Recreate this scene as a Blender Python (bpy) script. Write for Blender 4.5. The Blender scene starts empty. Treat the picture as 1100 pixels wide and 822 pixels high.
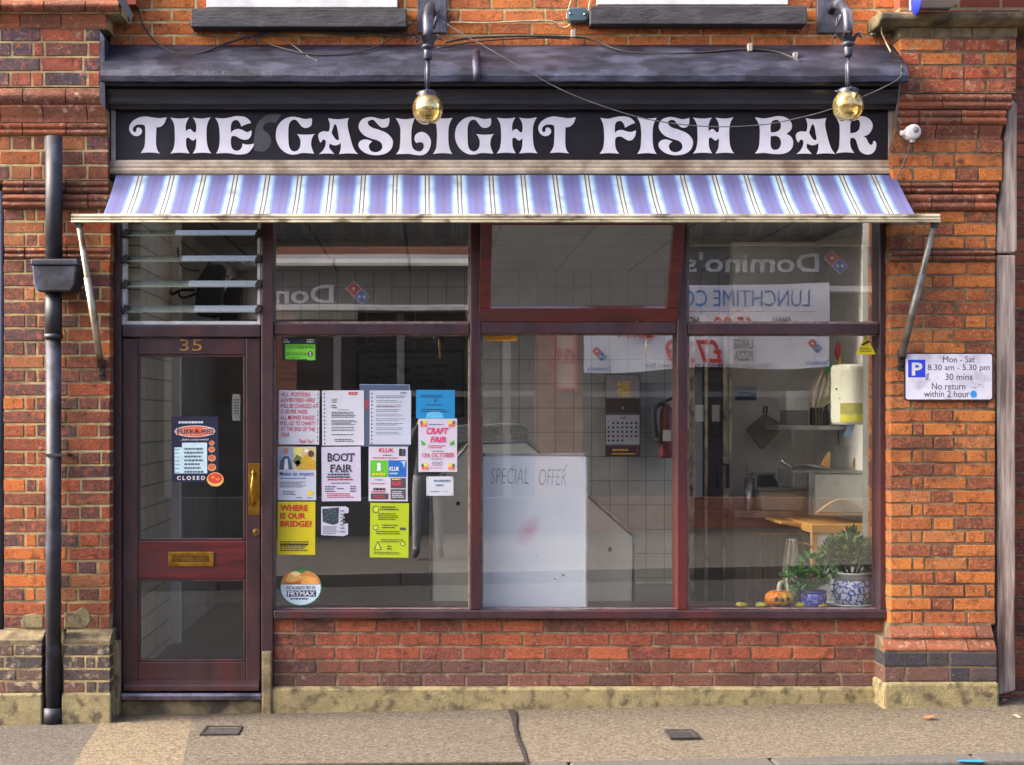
import bpy, bmesh, math, random
from mathutils import Vector
R = math.radians
SC = bpy.context.scene
COL = SC.collection
# ------------------------------------------------------------------ camera, sky, sun, exposure
S = 0.005                    # metres per photo pixel on the shop front's own plane (y = 0)
CX, CY, D = 460.0, 445.0, 8.0
CAMX, CAMZ = (CX-550)*S, 1.6
cam = bpy.data.cameras.new('street_view_camera')
cam.sensor_fit = 'HORIZONTAL'; cam.sensor_width = 36; cam.lens = 36*D/(1100*S)
cam.shift_x = (550-CX)/1100; cam.shift_y = (CY-411)/1100
cam.clip_start = .05; cam.clip_end = 1000
co = bpy.data.objects.new('street_view_camera', cam); COL.objects.link(co)
co.location = (CAMX, -D, CAMZ); co.rotation_euler = (R(90), 0, 0)
SC.camera = co
SUN_EL, SUN_AZ = 36, 266     # azimuth clockwise from +Y: low hazy sun from the left, just raking the shop front
w = bpy.data.worlds.new('World'); SC.world = w; w.use_nodes = True
nt = w.node_tree; bg = nt.nodes['Background']
sky = nt.nodes.new('ShaderNodeTexSky'); sky.sky_type = 'NISHITA'; sky.sun_disc = False
sky.sun_elevation = R(SUN_EL); sky.sun_rotation = R(SUN_AZ); sky.air_density = .5; sky.dust_density = 6.0; sky.ozone_density = .3
nt.links.new(sky.outputs[0], bg.inputs[0]); bg.inputs[1].default_value = 0.15
sl = bpy.data.lights.new('sun', 'SUN'); sl.energy = 1.1; sl.angle = R(11); sl.color = (1, .93, .82)
so = bpy.data.objects.new('sun', sl); COL.objects.link(so)
az, el = R(SUN_AZ), R(SUN_EL)
so.rotation_euler = Vector((math.sin(az)*math.cos(el), math.cos(az)*math.cos(el), math.sin(el))).to_track_quat('Z', 'Y').to_euler()
so.location = (-6, -9, 12)
SC.view_settings.view_transform = 'Standard'; SC.view_settings.look = 'None'
SC.view_settings.exposure = 2.52; SC.view_settings.gamma = 1
SC.render.engine = 'CYCLES'
SC.cycles.max_bounces = 10; SC.cycles.diffuse_bounces = 5; SC.cycles.transparent_max_bounces = 24
SC.cycles.glossy_bounces = 5; SC.cycles.use_denoising = True; SC.cycles.use_adaptive_sampling = False; SC.cycles.denoising_prefilter = 'ACCURATE'; SC.cycles.sample_clamp_indirect = 6
# ------------------------------------------------------------------ helpers
def X(px, y=0.): return (px-CX)*S*(D+y)/D + CAMX
def Z(py, y=0.): return CAMZ - (py-CY)*S*(D+y)/D
def at(px, py, y=0.): return Vector((X(px, y), y, Z(py, y)))
def mirror_at(d):            # a place across the road, d metres in front of the glass
    def f(px, py):
        v = at(px, py, d); v.y = -d; return v
    return f
def lin(v):
    v /= 255.; return v/12.92 if v <= .04045 else ((v+.055)/1.055)**2.4
def rgb(r, g=None, b=None):
    if g is None: r, g, b = r
    return (lin(r), lin(g), lin(b), 1)
class MB:
    def __init__(s): s.v = []; s.f = []; s.m = []; s.s = []
    def add(s, vs, fs, mi=0, smooth=False):
        o = len(s.v); s.v += [Vector(v) for v in vs]
        for f in fs: s.f.append([i+o for i in f]); s.m.append(mi); s.s.append(smooth)
        return s
    def box(s, x0, x1, y0, y1, z0, z1, mi=0):
        v = [(x, y, z) for x in (x0, x1) for y in (y0, y1) for z in (z0, z1)]
        return s.add(v, [(0,1,3,2), (4,6,7,5), (0,4,5,1), (2,3,7,6), (0,2,6,4), (1,5,7,3)], mi)
    def pbox(s, a, b, c, d, y0, y1, mi=0):      # photo-pixel rectangle measured on its front face, at depth y0
        return s.box(X(a, y0), X(b, y0), y0, y1, Z(d, y0), Z(c, y0), mi)
    def prism(s, pts, y0, y1, mi=0):            # photo-pixel polygon at depth y0, pushed straight back to y1
        n = len(pts); a = [at(p[0], p[1], y0) for p in pts]
        v = a+[Vector((p.x, y1, p.z)) for p in a]
        return s.add(v, [list(range(n)), list(range(n, 2*n))[::-1]]+[(i, i+n, (i+1) % n+n, (i+1) % n) for i in range(n)], mi)
    def profx(s, prof, x0, x1, mi=0, mitre=0):  # closed (y, z) profile run along X
        n = len(prof)
        v = [(x0, p[0], p[1]) for p in prof]+[(x1, p[0], p[1]) for p in prof]
        return s.add(v, [list(range(n)), list(range(n, 2*n))[::-1]]+[(i, (i+1) % n, (i+1) % n+n, i+n) for i in range(n)], mi)
    def tube(s, pts, r, n=8, mi=0, cap=True):
        pts = [Vector(p) for p in pts]; rr = r if isinstance(r, (list, tuple)) else [r]*len(pts)
        vs = []; fs = []; up = None
        for i, p in enumerate(pts):
            t = (pts[min(i+1, len(pts)-1)]-pts[max(i-1, 0)]).normalized()
            if up is None: up = Vector((0, 0, 1)) if abs(t.z) < .9 else Vector((1, 0, 0))
            a = t.cross(up).normalized(); b = a.cross(t).normalized(); up = b
            for k in range(n):
                q = 2*math.pi*k/n; vs.append(p+(a*math.cos(q)+b*math.sin(q))*rr[i])
        for i in range(len(pts)-1):
            for k in range(n): fs.append((i*n+k, i*n+(k+1) % n, (i+1)*n+(k+1) % n, (i+1)*n+k))
        if cap: fs += [list(range(n))[::-1], list(range((len(pts)-1)*n, len(pts)*n))]
        return s.add(vs, fs, mi, True)
    def lathe(s, c, prof, n=32, mi=0, flute=None):
        vs = []; fs = []
        for r, z in prof:
            for k in range(n):
                q = 2*math.pi*k/n; rr = r*(flute(q) if flute else 1)
                vs.append((c[0]+rr*math.cos(q), c[1]+rr*math.sin(q), c[2]+z))
        for i in range(len(prof)-1):
            for k in range(n): fs.append((i*n+k, i*n+(k+1) % n, (i+1)*n+(k+1) % n, (i+1)*n+k))
        fs += [list(range(n))[::-1], list(range((len(prof)-1)*n, len(prof)*n))]
        return s.add(vs, fs, mi, True)
    def poly(s, pts, pm, mi=0): return s.add([pm(p[0], p[1]) for p in pts], [list(range(len(pts)))], mi)
    def rect(s, a, b, c, d, pm, mi=0): return s.poly([(a, b), (c, b), (c, d), (a, d)], pm, mi)
    def ell(s, cx, cy, rx, ry, pm, mi=0, n=24):
        return s.poly([(cx+rx*math.cos(2*math.pi*k/n), cy+ry*math.sin(2*math.pi*k/n)) for k in range(n)], pm, mi)
    def flat(s, data, box, pm, mi=0, rot=0):    # a 2-D mesh (verts, faces) fitted to a pixel box
        vs, fs = data
        if not vs: return s
        xs = [v[0] for v in vs]; ys = [v[1] for v in vs]
        ax, bx, ay, by = min(xs), max(xs), min(ys), max(ys); a, b, c, d = box; out = []
        mx, my = (a+c)/2, (b+d)/2; cr, sr = math.cos(rot), math.sin(rot)
        for x, y in vs:
            px = a+(c-a)*(x-ax)/max(bx-ax, 1e-6); py = d+(b-d)*(y-ay)/max(by-ay, 1e-6)
            if rot: px, py = mx+(px-mx)*cr-(py-my)*sr, my+(px-mx)*sr+(py-my)*cr
            out.append(pm(px, py))
        return s.add(out, fs, mi)
    def text(s, body, a, b, c, d, pm, mi=0, bold=0., shear=0., rot=0): return s.flat(glyphs(body, bold, shear), (a, b, c, d), pm, mi, rot)
    def lines(s, a, b, c, d, n, pm, mi=0, th=.45, seed=0, ragged=.3):   # rows of print too small to read
        rg = random.Random(seed*77+int(a*13+b*7))
        for i in range(n):
            y = b+(d-b)*(i+.5)/n; h = (d-b)/n*th/2; x = a; e = c-(c-a)*ragged*rg.random()
            while x < e-.4:
                l = min(rg.uniform(1., 3.4), e-x); s.rect(x, y-h, x+l, y+h, pm, mi); x += l+.55
        return s
_g = {}
def curve_mesh(cu):
    o = bpy.data.objects.new('tmp', cu); COL.objects.link(o); me = o.to_mesh()
    r = ([(v.co.x, v.co.y) for v in me.vertices], [list(p.vertices) for p in me.polygons])
    o.to_mesh_clear(); bpy.data.objects.remove(o); bpy.data.curves.remove(cu); return r
def glyphs(body, bold=0., shear=0.):
    k = (body, bold, shear)
    if k not in _g:
        cu = bpy.data.curves.new('t', 'FONT'); cu.body = body; cu.offset = bold; cu.shear = shear
        cu.resolution_u = 3; cu.align_x = 'CENTER'; cu.space_line = .95; _g[k] = curve_mesh(cu)
    return _g[k]
def outline(loops):          # loops of (x, y[, 1 = corner]) smoothed and filled, holes included
    cu = bpy.data.curves.new('o', 'CURVE'); cu.dimensions = '2D'; cu.fill_mode = 'FRONT'
    for L in loops:
        n = len(L); P = []
        for i in range(n):
            p0, p1, p2, p3 = L[i-1], L[i], L[(i+1) % n], L[(i+2) % n]
            def tan(a, b, c):
                if len(b) > 2: return None
                return ((c[0]-a[0])/2, (c[1]-a[1])/2)
            t1 = tan(p0, p1, p2); t2 = tan(p1, p2, p3); dx, dy = p2[0]-p1[0], p2[1]-p1[1]
            if t1 is None and t2 is None: t1 = t2 = (dx, dy)
            elif t1 is None: t1 = (1.5*dx-.5*t2[0], 1.5*dy-.5*t2[1])
            elif t2 is None: t2 = (1.5*dx-.5*t1[0], 1.5*dy-.5*t1[1])
            for k in range(5):
                t = k/5; a = 2*t**3-3*t*t+1; b = t**3-2*t*t+t; c = -2*t**3+3*t*t; d = t**3-t*t
                P.append((a*p1[0]+b*t1[0]+c*p2[0]+d*t2[0], a*p1[1]+b*t1[1]+c*p2[1]+d*t2[1]))
        sp = cu.splines.new('POLY'); sp.points.add(len(P)-1); sp.use_cyclic_u = True
        for q, p in zip(sp.points, P): q.co = (p[0], p[1], 0, 1)
    return curve_mesh(cu)
ORG = {}
def empty(name, label, cat, loc, group=None):
    o = bpy.data.objects.new(name, None); COL.objects.link(o); o.location = loc; o.empty_display_size = .1
    ORG[o.name] = Vector(loc); return tag(o, label, cat, group)
def tag(o, label=None, cat=None, group=None, kind=None):
    if label: o['label'] = label
    if cat: o['category'] = cat
    if group: o['group'] = group
    if kind: o['kind'] = kind
    return o
def obj(name, mb, mats, parent=None, bevel=0, label=None, seg=2):
    if not isinstance(mats, (list, tuple)): mats = [mats]
    if parent is None:
        xs = [v.x for v in mb.v]; ys = [v.y for v in mb.v]
        org = Vector(((min(xs)+max(xs))/2, (min(ys)+max(ys))/2, min(v.z for v in mb.v)))
        shift = org
    else: org = ORG[parent.name]; shift = org
    me = bpy.data.meshes.new(name)
    me.from_pydata([v-shift for v in mb.v], [], mb.f)
    for m in mats: me.materials.append(m)
    for p, mi, sm in zip(me.polygons, mb.m, mb.s): p.material_index = mi; p.use_smooth = sm
    bm = bmesh.new(); bm.from_mesh(me); bmesh.ops.recalc_face_normals(bm, faces=bm.faces); bm.to_mesh(me); bm.free()
    o = bpy.data.objects.new(name, me); COL.objects.link(o)
    if parent is None: o.location = org
    else: o.parent = parent
    ORG[o.name] = org
    if bevel:
        b = o.modifiers.new('b', 'BEVEL'); b.width = bevel; b.segments = seg; b.limit_method = 'ANGLE'; b.angle_limit = R(40)
    if label: o['label'] = label
    return o
# ------------------------------------------------------------------ materials
def _base(name):
    m = bpy.data.materials.new(name); m.use_nodes = True; t = m.node_tree
    return m, t, t.nodes, t.links, t.nodes['Principled BSDF']
def M(name, c1, c2=None, scale=12, rough=.6, metal=0, bump=0., bscale=60, spec=.5, stretch=(1, 1, 1), contrast=.25, c3=None, s3=3., mid=.5, coat=0, grain=0, gs=260):
    m, t, N, L, P = _base(name)
    P.inputs['Roughness'].default_value = rough; P.inputs['Metallic'].default_value = metal
    P.inputs['Specular IOR Level'].default_value = spec; P.inputs['Coat Weight'].default_value = coat
    g = N.new('ShaderNodeNewGeometry'); mp = N.new('ShaderNodeMapping'); mp.inputs['Scale'].default_value = stretch
    L.new(g.outputs['Position'], mp.inputs[0])
    if c2 is None: c2 = tuple(min(255, x*.86) for x in c1)
    n = N.new('ShaderNodeTexNoise'); n.inputs['Scale'].default_value = scale; n.inputs['Detail'].default_value = 6; n.inputs['Roughness'].default_value = .62
    L.new(mp.outputs[0], n.inputs[0])
    r = N.new('ShaderNodeValToRGB'); r.color_ramp.elements[0].position = mid-contrast/2; r.color_ramp.elements[1].position = mid+contrast/2
    r.color_ramp.elements[0].color = rgb(c1); r.color_ramp.elements[1].color = rgb(c2); L.new(n.outputs[0], r.inputs[0])
    out = r.outputs[0]
    if c3:
        n3 = N.new('ShaderNodeTexNoise'); n3.inputs['Scale'].default_value = s3; n3.inputs['Detail'].default_value = 8; L.new(mp.outputs[0], n3.inputs[0])
        r3 = N.new('ShaderNodeValToRGB'); r3.color_ramp.elements[0].position = .5; r3.color_ramp.elements[1].position = .66; L.new(n3.outputs[0], r3.inputs[0])
        x = N.new('ShaderNodeMix'); x.data_type = 'RGBA'; x.inputs['B'].default_value = rgb(c3); L.new(r3.outputs[0], x.inputs[0]); L.new(out, x.inputs['A']); out = x.outputs['Result']
    if grain:
        v = N.new('ShaderNodeTexVoronoi'); v.inputs['Scale'].default_value = gs; L.new(mp.outputs[0], v.inputs[0])
        sp = N.new('ShaderNodeSeparateColor'); L.new(v.outputs['Color'], sp.inputs[0]); rr = N.new('ShaderNodeMapRange'); rr.inputs['To Min'].default_value = 1-grain; rr.inputs['To Max'].default_value = 1+grain; L.new(sp.outputs[0], rr.inputs[0])
        x = N.new('ShaderNodeVectorMath'); x.operation = 'SCALE'; L.new(out, x.inputs[0]); L.new(rr.outputs[0], x.inputs['Scale']); out = x.outputs[0]
    L.new(out, P.inputs['Base Color'])
    if bump:
        b = N.new('ShaderNodeTexNoise'); b.inputs['Scale'].default_value = bscale; b.inputs['Detail'].default_value = 8; b.inputs['Roughness'].default_value = .7
        L.new(mp.outputs[0], b.inputs[0])
        u = N.new('ShaderNodeBump'); u.inputs['Strength'].default_value = min(1, bump); u.inputs['Distance'].default_value = .01*max(1, bump)
        L.new(b.outputs[0], u.inputs['Height']); L.new(u.outputs[0], P.inputs['Normal'])
    return m
def brick_mat(name, cols, bloom=(200, 180, 150), bl=.62, speck=(60, 40, 38), dk=.6):
    m, t, N, L, P = _base(name); P.inputs['Roughness'].default_value = .88; P.inputs['Specular IOR Level'].default_value = .25
    g = N.new('ShaderNodeNewGeometry'); r = N.new('ShaderNodeValToRGB'); cr = r.color_ramp
    while len(cr.elements) < len(cols): cr.elements.new(.5)
    cols = [tuple(.86*v+.14*(.5*c[0]+.3*c[1]+.2*c[2]) for v in c) for c in cols]
    for i, c in enumerate(cols): cr.elements[i].position = i/len(cols); cr.elements[i].color = rgb(c)
    cr.interpolation = 'CONSTANT'
    # each brick shifts the noise by its own number, so no two carry the same marks
    L.new(g.outputs['Random Per Island'], r.inputs[0])
    ad = N.new('ShaderNodeVectorMath'); ad.operation = 'ADD'; ms = N.new('ShaderNodeMath'); ms.operation = 'MULTIPLY'; ms.inputs[1].default_value = 37
    L.new(g.outputs['Random Per Island'], ms.inputs[0]); L.new(g.outputs['Position'], ad.inputs[0]); L.new(ms.outputs[0], ad.inputs[1])
    def layer(prev, col, sc, p0, p1, det=8):
        n = N.new('ShaderNodeTexNoise'); n.inputs['Scale'].default_value = sc; n.inputs['Detail'].default_value = det; n.inputs['Roughness'].default_value = .68
        L.new(ad.outputs[0], n.inputs[0]); q = N.new('ShaderNodeValToRGB'); q.color_ramp.elements[0].position = p0; q.color_ramp.elements[1].position = p1
        L.new(n.outputs[0], q.inputs[0]); x = N.new('ShaderNodeMix'); x.data_type = 'RGBA'; x.inputs['B'].default_value = rgb(col)
        L.new(q.outputs[0], x.inputs[0]); L.new(prev, x.inputs['A']); return x.outputs['Result']
    o = layer(r.outputs[0], speck, 14, dk-.06, dk+.14)
    o = layer(o, tuple(min(255, c*1.25) for c in cols[len(cols)//2]), 30, .5, .75)
    o = layer(o, bloom, 22, bl, bl+.16)
    o = layer(o, tuple(c*.62 for c in cols[0]), 34, .56, .72, 9)
    o = layer(o, tuple(min(255, c*1.35) for c in cols[-1]), 85, .57, .7, 6)
    o = layer(o, (35, 26, 24), 150, .6, .68, 3)
    sn = N.new('ShaderNodeTexNoise'); sn.inputs['Scale'].default_value = 2.6; sn.inputs['Detail'].default_value = 9; sn.inputs['Roughness'].default_value = .66; L.new(g.outputs['Position'], sn.inputs[0])
    sr = N.new('ShaderNodeValToRGB'); sr.color_ramp.elements[0].position = .5; sr.color_ramp.elements[1].position = .72; sr.color_ramp.elements[1].color = (.6, .6, .6, 1); L.new(sn.outputs[0], sr.inputs[0])
    sx = N.new('ShaderNodeMix'); sx.data_type = 'RGBA'; sx.inputs['B'].default_value = rgb(72, 54, 50); L.new(sr.outputs[0], sx.inputs[0]); L.new(o, sx.inputs['A']); o = sx.outputs['Result']
    L.new(o, P.inputs['Base Color'])
    b = N.new('ShaderNodeTexNoise'); b.inputs['Scale'].default_value = 90; b.inputs['Detail'].default_value = 9; b.inputs['Roughness'].default_value = .72; L.new(ad.outputs[0], b.inputs[0])
    u = N.new('ShaderNodeBump'); u.inputs['Strength'].default_value = 1; u.inputs['Distance'].default_value = .02; L.new(b.outputs[0], u.inputs['Height']); L.new(u.outputs[0], P.inputs['Normal'])
    return m
def tile_mat(name, c1, c2, mortar, bw, bh, ms=.004, plane='XZ', rough=.3, bump=.4, offset=0., off=(0, 0)):
    m, t, N, L, P = _base(name); P.inputs['Roughness'].default_value = rough
    g = N.new('ShaderNodeNewGeometry'); sp = N.new('ShaderNodeSeparateXYZ'); cb = N.new('ShaderNodeCombineXYZ'); L.new(g.outputs['Position'], sp.inputs[0])
    for i, ax in enumerate(plane): 
        a = N.new('ShaderNodeMath'); a.operation = 'ADD'; a.inputs[1].default_value = off[i]; L.new(sp.outputs[ax], a.inputs[0]); L.new(a.outputs[0], cb.inputs[i])
    b = N.new('ShaderNodeTexBrick'); b.offset = offset; b.inputs['Scale'].default_value = 1; b.inputs['Brick Width'].default_value = bw; b.inputs['Row Height'].default_value = bh
    b.inputs['Mortar Size'].default_value = ms; b.inputs['Mortar Smooth'].default_value = .2
    b.inputs['Color1'].default_value = rgb(c1); b.inputs['Color2'].default_value = rgb(c2); b.inputs['Mortar'].default_value = rgb(mortar)
    L.new(cb.outputs[0], b.inputs[0]); 
    n = N.new('ShaderNodeTexNoise'); n.inputs['Scale'].default_value = 9; n.inputs['Detail'].default_value = 8; L.new(g.outputs['Position'], n.inputs[0])
    x = N.new('ShaderNodeMix'); x.data_type = 'RGBA'; x.blend_type = 'MULTIPLY'; x.inputs[0].default_value = .35; L.new(b.outputs[0], x.inputs['A']); L.new(n.outputs[0], x.inputs['B'])
    L.new(x.outputs['Result'], P.inputs['Base Color'])
    u = N.new('ShaderNodeBump'); u.invert = True; u.inputs['Strength'].default_value = bump; u.inputs['Distance'].default_value = .004; L.new(b.outputs['Fac'], u.inputs['Height']); L.new(u.outputs[0], P.inputs['Normal'])
    return m
def glass_mat(name, k=2., tint=(.98, .99, .985), milk=None):
    m, t, N, L, P = _base(name); N.remove(P)
    f = N.new('ShaderNodeFresnel'); f.inputs[0].default_value = 1.5
    # one reflection per pane: the face a ray meets first mirrors, the face it leaves by lets it through
    u = N.new('ShaderNodeMath'); u.operation = 'MULTIPLY_ADD'; u.inputs[1].default_value = 1.2; u.inputs[2].default_value = k; u.use_clamp = True; L.new(f.outputs[0], u.inputs[0])
    g = N.new('ShaderNodeNewGeometry'); bf = N.new('ShaderNodeMath'); bf.operation = 'SUBTRACT'; bf.inputs[0].default_value = 1; L.new(g.outputs['Backfacing'], bf.inputs[1])
    u2 = N.new('ShaderNodeMath'); u2.operation = 'MULTIPLY'; L.new(u.outputs[0], u2.inputs[0]); L.new(bf.outputs[0], u2.inputs[1]); u = u2
    tr = N.new('ShaderNodeBsdfTransparent'); tr.inputs[0].default_value = (*tint, 1)
    gl = N.new('ShaderNodeBsdfGlossy'); gl.inputs['Roughness'].default_value = 0.
    x = N.new('ShaderNodeMixShader'); L.new(u.outputs[0], x.inputs[0]); L.new(tr.outputs[0], x.inputs[1]); L.new(gl.outputs[0], x.inputs[2])
    n = N.new('ShaderNodeTexNoise'); n.inputs['Scale'].default_value = 1.6; n.inputs['Detail'].default_value = 1
    b = N.new('ShaderNodeBump'); b.inputs['Strength'].default_value = .05; b.inputs['Distance'].default_value = .004; L.new(n.outputs[0], b.inputs['Height']); L.new(b.outputs[0], gl.inputs['Normal'])
    L.new(g.outputs['Position'], n.inputs[0])
    if milk:
        d = N.new('ShaderNodeBsdfDiffuse'); d.inputs[0].default_value = rgb(milk); y = N.new('ShaderNodeMixShader'); y.inputs[0].default_value = .42; L.new(x.outputs[0], y.inputs[1]); L.new(d.outputs[0], y.inputs[2]); x = y
    L.new(x.outputs[0], N['Material Output'].inputs[0]); return m
_fc = {}
def flatc(c, rough=.55):
    if c not in _fc: _fc[c] = M('ink_%d_%d_%d' % c, c, tuple(x*.93 for x in c), 40, rough)
    return _fc[c]
# ------------------------------------------------------------------ palette
m_mort_l = M('cream_mortar', (204, 186, 134), (160, 142, 100), 18, .95, bump=1, bscale=120, c3=(124, 108, 80), s3=4)
m_mort_r = M('grey_mortar', (138, 120, 90), (98, 82, 64), 18, .95, bump=1, bscale=120, c3=(78, 66, 52), s3=5)
m_mort_s = M('stall_mortar', (152, 132, 102), (106, 88, 70), 18, .95, bump=1, bscale=120, c3=(86, 70, 58), s3=5)
m_bk_l = brick_mat('red_purple_brick', [(104, 72, 66), (166, 82, 46), (122, 76, 60), (186, 96, 44), (138, 78, 56), (96, 72, 72), (172, 84, 48), (128, 78, 62), (206, 110, 44), (176, 110, 62), (112, 70, 64), (158, 76, 50)])
m_bk_lt = brick_mat('mottled_dark_brick', [(98, 84, 92), (172, 84, 60), (86, 78, 90), (182, 94, 62), (114, 78, 72), (160, 74, 54)], bl=.56)
m_bk_r = brick_mat('orange_brick', [(180, 96, 50), (202, 112, 48), (156, 84, 54), (214, 124, 50), (184, 100, 48), (140, 80, 56), (206, 114, 46), (190, 116, 62)], bl=.64, dk=.58)
m_bk_rt = brick_mat('rose_brick', [(158, 82, 64), (182, 90, 60), (142, 80, 68), (208, 118, 52), (170, 94, 70), (190, 88, 58)], bl=.54)
m_bk_s = brick_mat('stall_brick', [(156, 80, 56), (180, 92, 56), (134, 74, 60), (164, 82, 54), (116, 74, 64), (190, 98, 58), (146, 84, 68)], bl=.62)
m_bk_s2 = brick_mat('brown_stall_brick', [(120, 76, 62), (134, 84, 68), (104, 72, 64), (144, 82, 62), (114, 78, 70)], bl=.6)
m_bk_d = brick_mat('blue_black_brick', [(76, 70, 74), (92, 78, 74), (64, 62, 68), (120, 82, 68), (70, 66, 68)], bl=.6)
m_bk_ld = brick_mat('sooty_plinth_brick', [(92, 80, 74), (112, 84, 72), (80, 74, 72), (140, 96, 76), (98, 84, 78)], bl=.52)
m_bk_u = brick_mat('bright_orange_brick', [(204, 112, 52), (214, 118, 48), (184, 98, 52), (212, 110, 52), (196, 104, 46)], bl=.62, dk=.58)
m_mould = brick_mat('moulded_red_brick', [(150, 84, 56), (168, 88, 52), (134, 80, 60), (160, 92, 62)], bl=.56)
m_conc = M('cream_render', (152, 140, 98), (116, 104, 74), 9, .92, bump=.9, bscale=70, c3=(88, 78, 58), s3=16, contrast=.45, grain=.2)
m_stone = M('weathered_stone', (132, 118, 86), (92, 80, 58), 14, .92, bump=.9, bscale=60, c3=(60, 54, 44), s3=6, grain=.15)
m_lead = M('lead_sheet', (56, 57, 72), (34, 34, 42), 12, .4, .3, bump=.7, bscale=30, stretch=(.5, 1, 1), c3=(76, 78, 94), s3=9)
m_black = M('black_gloss_paint', (44, 41, 46), (30, 28, 32), 14, .32, bump=.15, bscale=40, stretch=(.3, 1, 1))
m_slate = M('dark_slate_sill', (64, 62, 66), (38, 36, 40), 18, .8, bump=.9, bscale=50, stretch=(.35, 1, 1))
m_wood = M('mahogany_paint', (62, 43, 47), (44, 29, 33), 9, .36, bump=.15, bscale=50, stretch=(1, 1, .3), c3=(74, 38, 38), s3=3.2, coat=.2)
m_woodm = M('mullion_paint', (66, 40, 43), (46, 28, 32), 9, .36, bump=.15, bscale=50, stretch=(1, 1, .3), c3=(102, 38, 34), s3=2.2, coat=.2)
m_woodr = M('mahogany_varnish', (96, 28, 30), (58, 22, 26), 12, .3, bump=.15, bscale=60, stretch=(.25, 1, 2.5), coat=.2, c3=(74, 34, 36), s3=5)
m_doorw = M('door_brown_paint', (66, 42, 43), (46, 28, 31), 9, .36, bump=.15, bscale=60, stretch=(1, 1, .25), c3=(80, 34, 34), s3=2.4, coat=.2)
m_pipe = M('black_iron_paint', (46, 48, 56), (30, 31, 37), 9, .55, .1, bump=.2, bscale=40, c3=(70, 74, 90), s3=7)
m_alu = M('tarnished_aluminium', (186, 178, 160), (150, 140, 122), 12, .38, .65, bump=.1, c3=(96, 82, 64), s3=9)
m_cream = M('cream_gloss_trim', (190, 176, 156), (160, 144, 122), 10, .45, c3=(130, 112, 92), s3=6)
m_frame = M('grey_sign_trim', (142, 134, 124), (116, 108, 100), 10, .5)
m_brass = M('worn_brass', (200, 156, 66), (150, 108, 40), 16, .28, .95, bump=.1)
m_steel = M('brushed_steel', (170, 172, 174), (130, 132, 134), 10, .3, .9)
m_white = M('white_paint', (214, 214, 214), (186, 186, 184), 9, .5)
m_glass = glass_mat('window_glass', .23)
m_glass_d = glass_mat('door_glass', .12)
m_louvre = glass_mat('louvre_glass', .03, (.8, .86, .82), (150, 160, 148))
m_timber = M('grey_weathered_timber', (178, 164, 152), (128, 112, 102), 16, .9, bump=.8, bscale=50, stretch=(3, 3, .18), c3=(84, 62, 56), s3=6)
m_pave = M('beige_paving', (110, 99, 81), (82, 74, 61), 60, .94, bump=1, bscale=180, c3=(86, 74, 59), s3=34, contrast=.5, grain=.5, gs=105)
m_pave_sun = M('sun_tinted_paving', (118, 105, 83), (94, 84, 67), 60, .94, bump=1, bscale=160, c3=(100, 86, 66), s3=34, contrast=.5, grain=.5, gs=105)  # paler, warmer paving colour that carries painted sunlight
m_pave_b = M('brown_paving', (102, 92, 77), (75, 68, 58), 60, .94, bump=1, bscale=190, c3=(76, 66, 54), s3=30, contrast=.5, grain=.5, gs=105)
m_asph = M('asphalt_patch', (88, 81, 72), (66, 61, 55), 60, .95, bump=1, bscale=170, c3=(74, 68, 62), s3=26, grain=.5, gs=105)
m_road = M('road_asphalt', (48, 46, 45), (36, 35, 34), 120, .93, bump=1, bscale=200, c3=(30, 29, 29), s3=2.5, grain=.3)
m_kerb = M('granite_kerb', (84, 80, 75), (64, 61, 57), 60, .9, bump=.6, bscale=140)
m_dark = M('dark_iron', (56, 52, 50), (36, 34, 34), 30, .7, .3, bump=.4)
# ------------------------------------------------------------------ brick laying
def brick(mb, x0, x1, z0, z1, yf, yb, rg, mi=1, ch=.0035, jit=.0022):
    j = lambda: rg.uniform(-jit, jit); yf += rg.uniform(-.0015, .0015)
    a = [(x0+j(), z0+j()), (x1+j(), z0+j()), (x1+j(), z1+j()), (x0+j(), z1+j())]
    c = [(a[0][0]+ch, a[0][1]+ch), (a[1][0]-ch, a[1][1]+ch), (a[2][0]-ch, a[2][1]-ch), (a[3][0]+ch, a[3][1]-ch)]
    v = [(p[0], yf, p[1]) for p in c]+[(p[0], yf+ch, p[1]) for p in a]+[(p[0], yb, p[1]) for p in a]
    f = [(0, 1, 2, 3)]
    for o in (0, 4):
        for i in range(4): f.append((o+i, o+(i+1) % 4, o+(i+1) % 4+4, o+i+4))
    f.append((11, 10, 9, 8)); mb.add(v, f, mi)
def row_cuts(x0, x1, kind, k, rg):
    """joint positions of course k"""
    out = [x0]
    if kind == 'stretcher': ls = [.225]; first = .225 if k % 2 else .1125
    elif kind == 'header': ls = [.1125]; first = .1125 if k % 2 else .056
    elif kind == 'flemish': ls = [.225, .1125] if k % 2 else [.1125, .225]; first = None
    elif kind == 'mixed': ls = [.225, .1125, .225] if k % 2 else [.1125, .06, .225]; first = None
    x = x0; i = 0
    while x < x1-.03:
        l = first if (i == 0 and first) else ls[i % len(ls)]
        x += l*rg.uniform(.96, 1.04); i += 1
        if x > x1-.04: x = x1
        out.append(x)
    return out
def lay(mb, x0, x1, z1, z0, yf, yb, n, kind, rg, mi=1, joint=.0115, core=0, k0=0, cut=None):
    """n courses between heights z1 (top) and z0; core = mortar index"""
    h = (z1-z0)/n
    mb.box(x0+.002, x1-.002, yf+.0042, yb, z0, z1, core)
    for k in range(n):
        za = z0+k*h
        cs = row_cuts(x0, x1, kind, k+k0, rg)
        for a, b in zip(cs, cs[1:]):
            g = joint*rg.uniform(.75, 1.25)/2
            brick(mb, a+(g if a > x0 else 0), b-(g if b < x1 else 0), za+joint/2, za+h-joint/2, yf, yb+.004, rg, mi)
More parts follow.
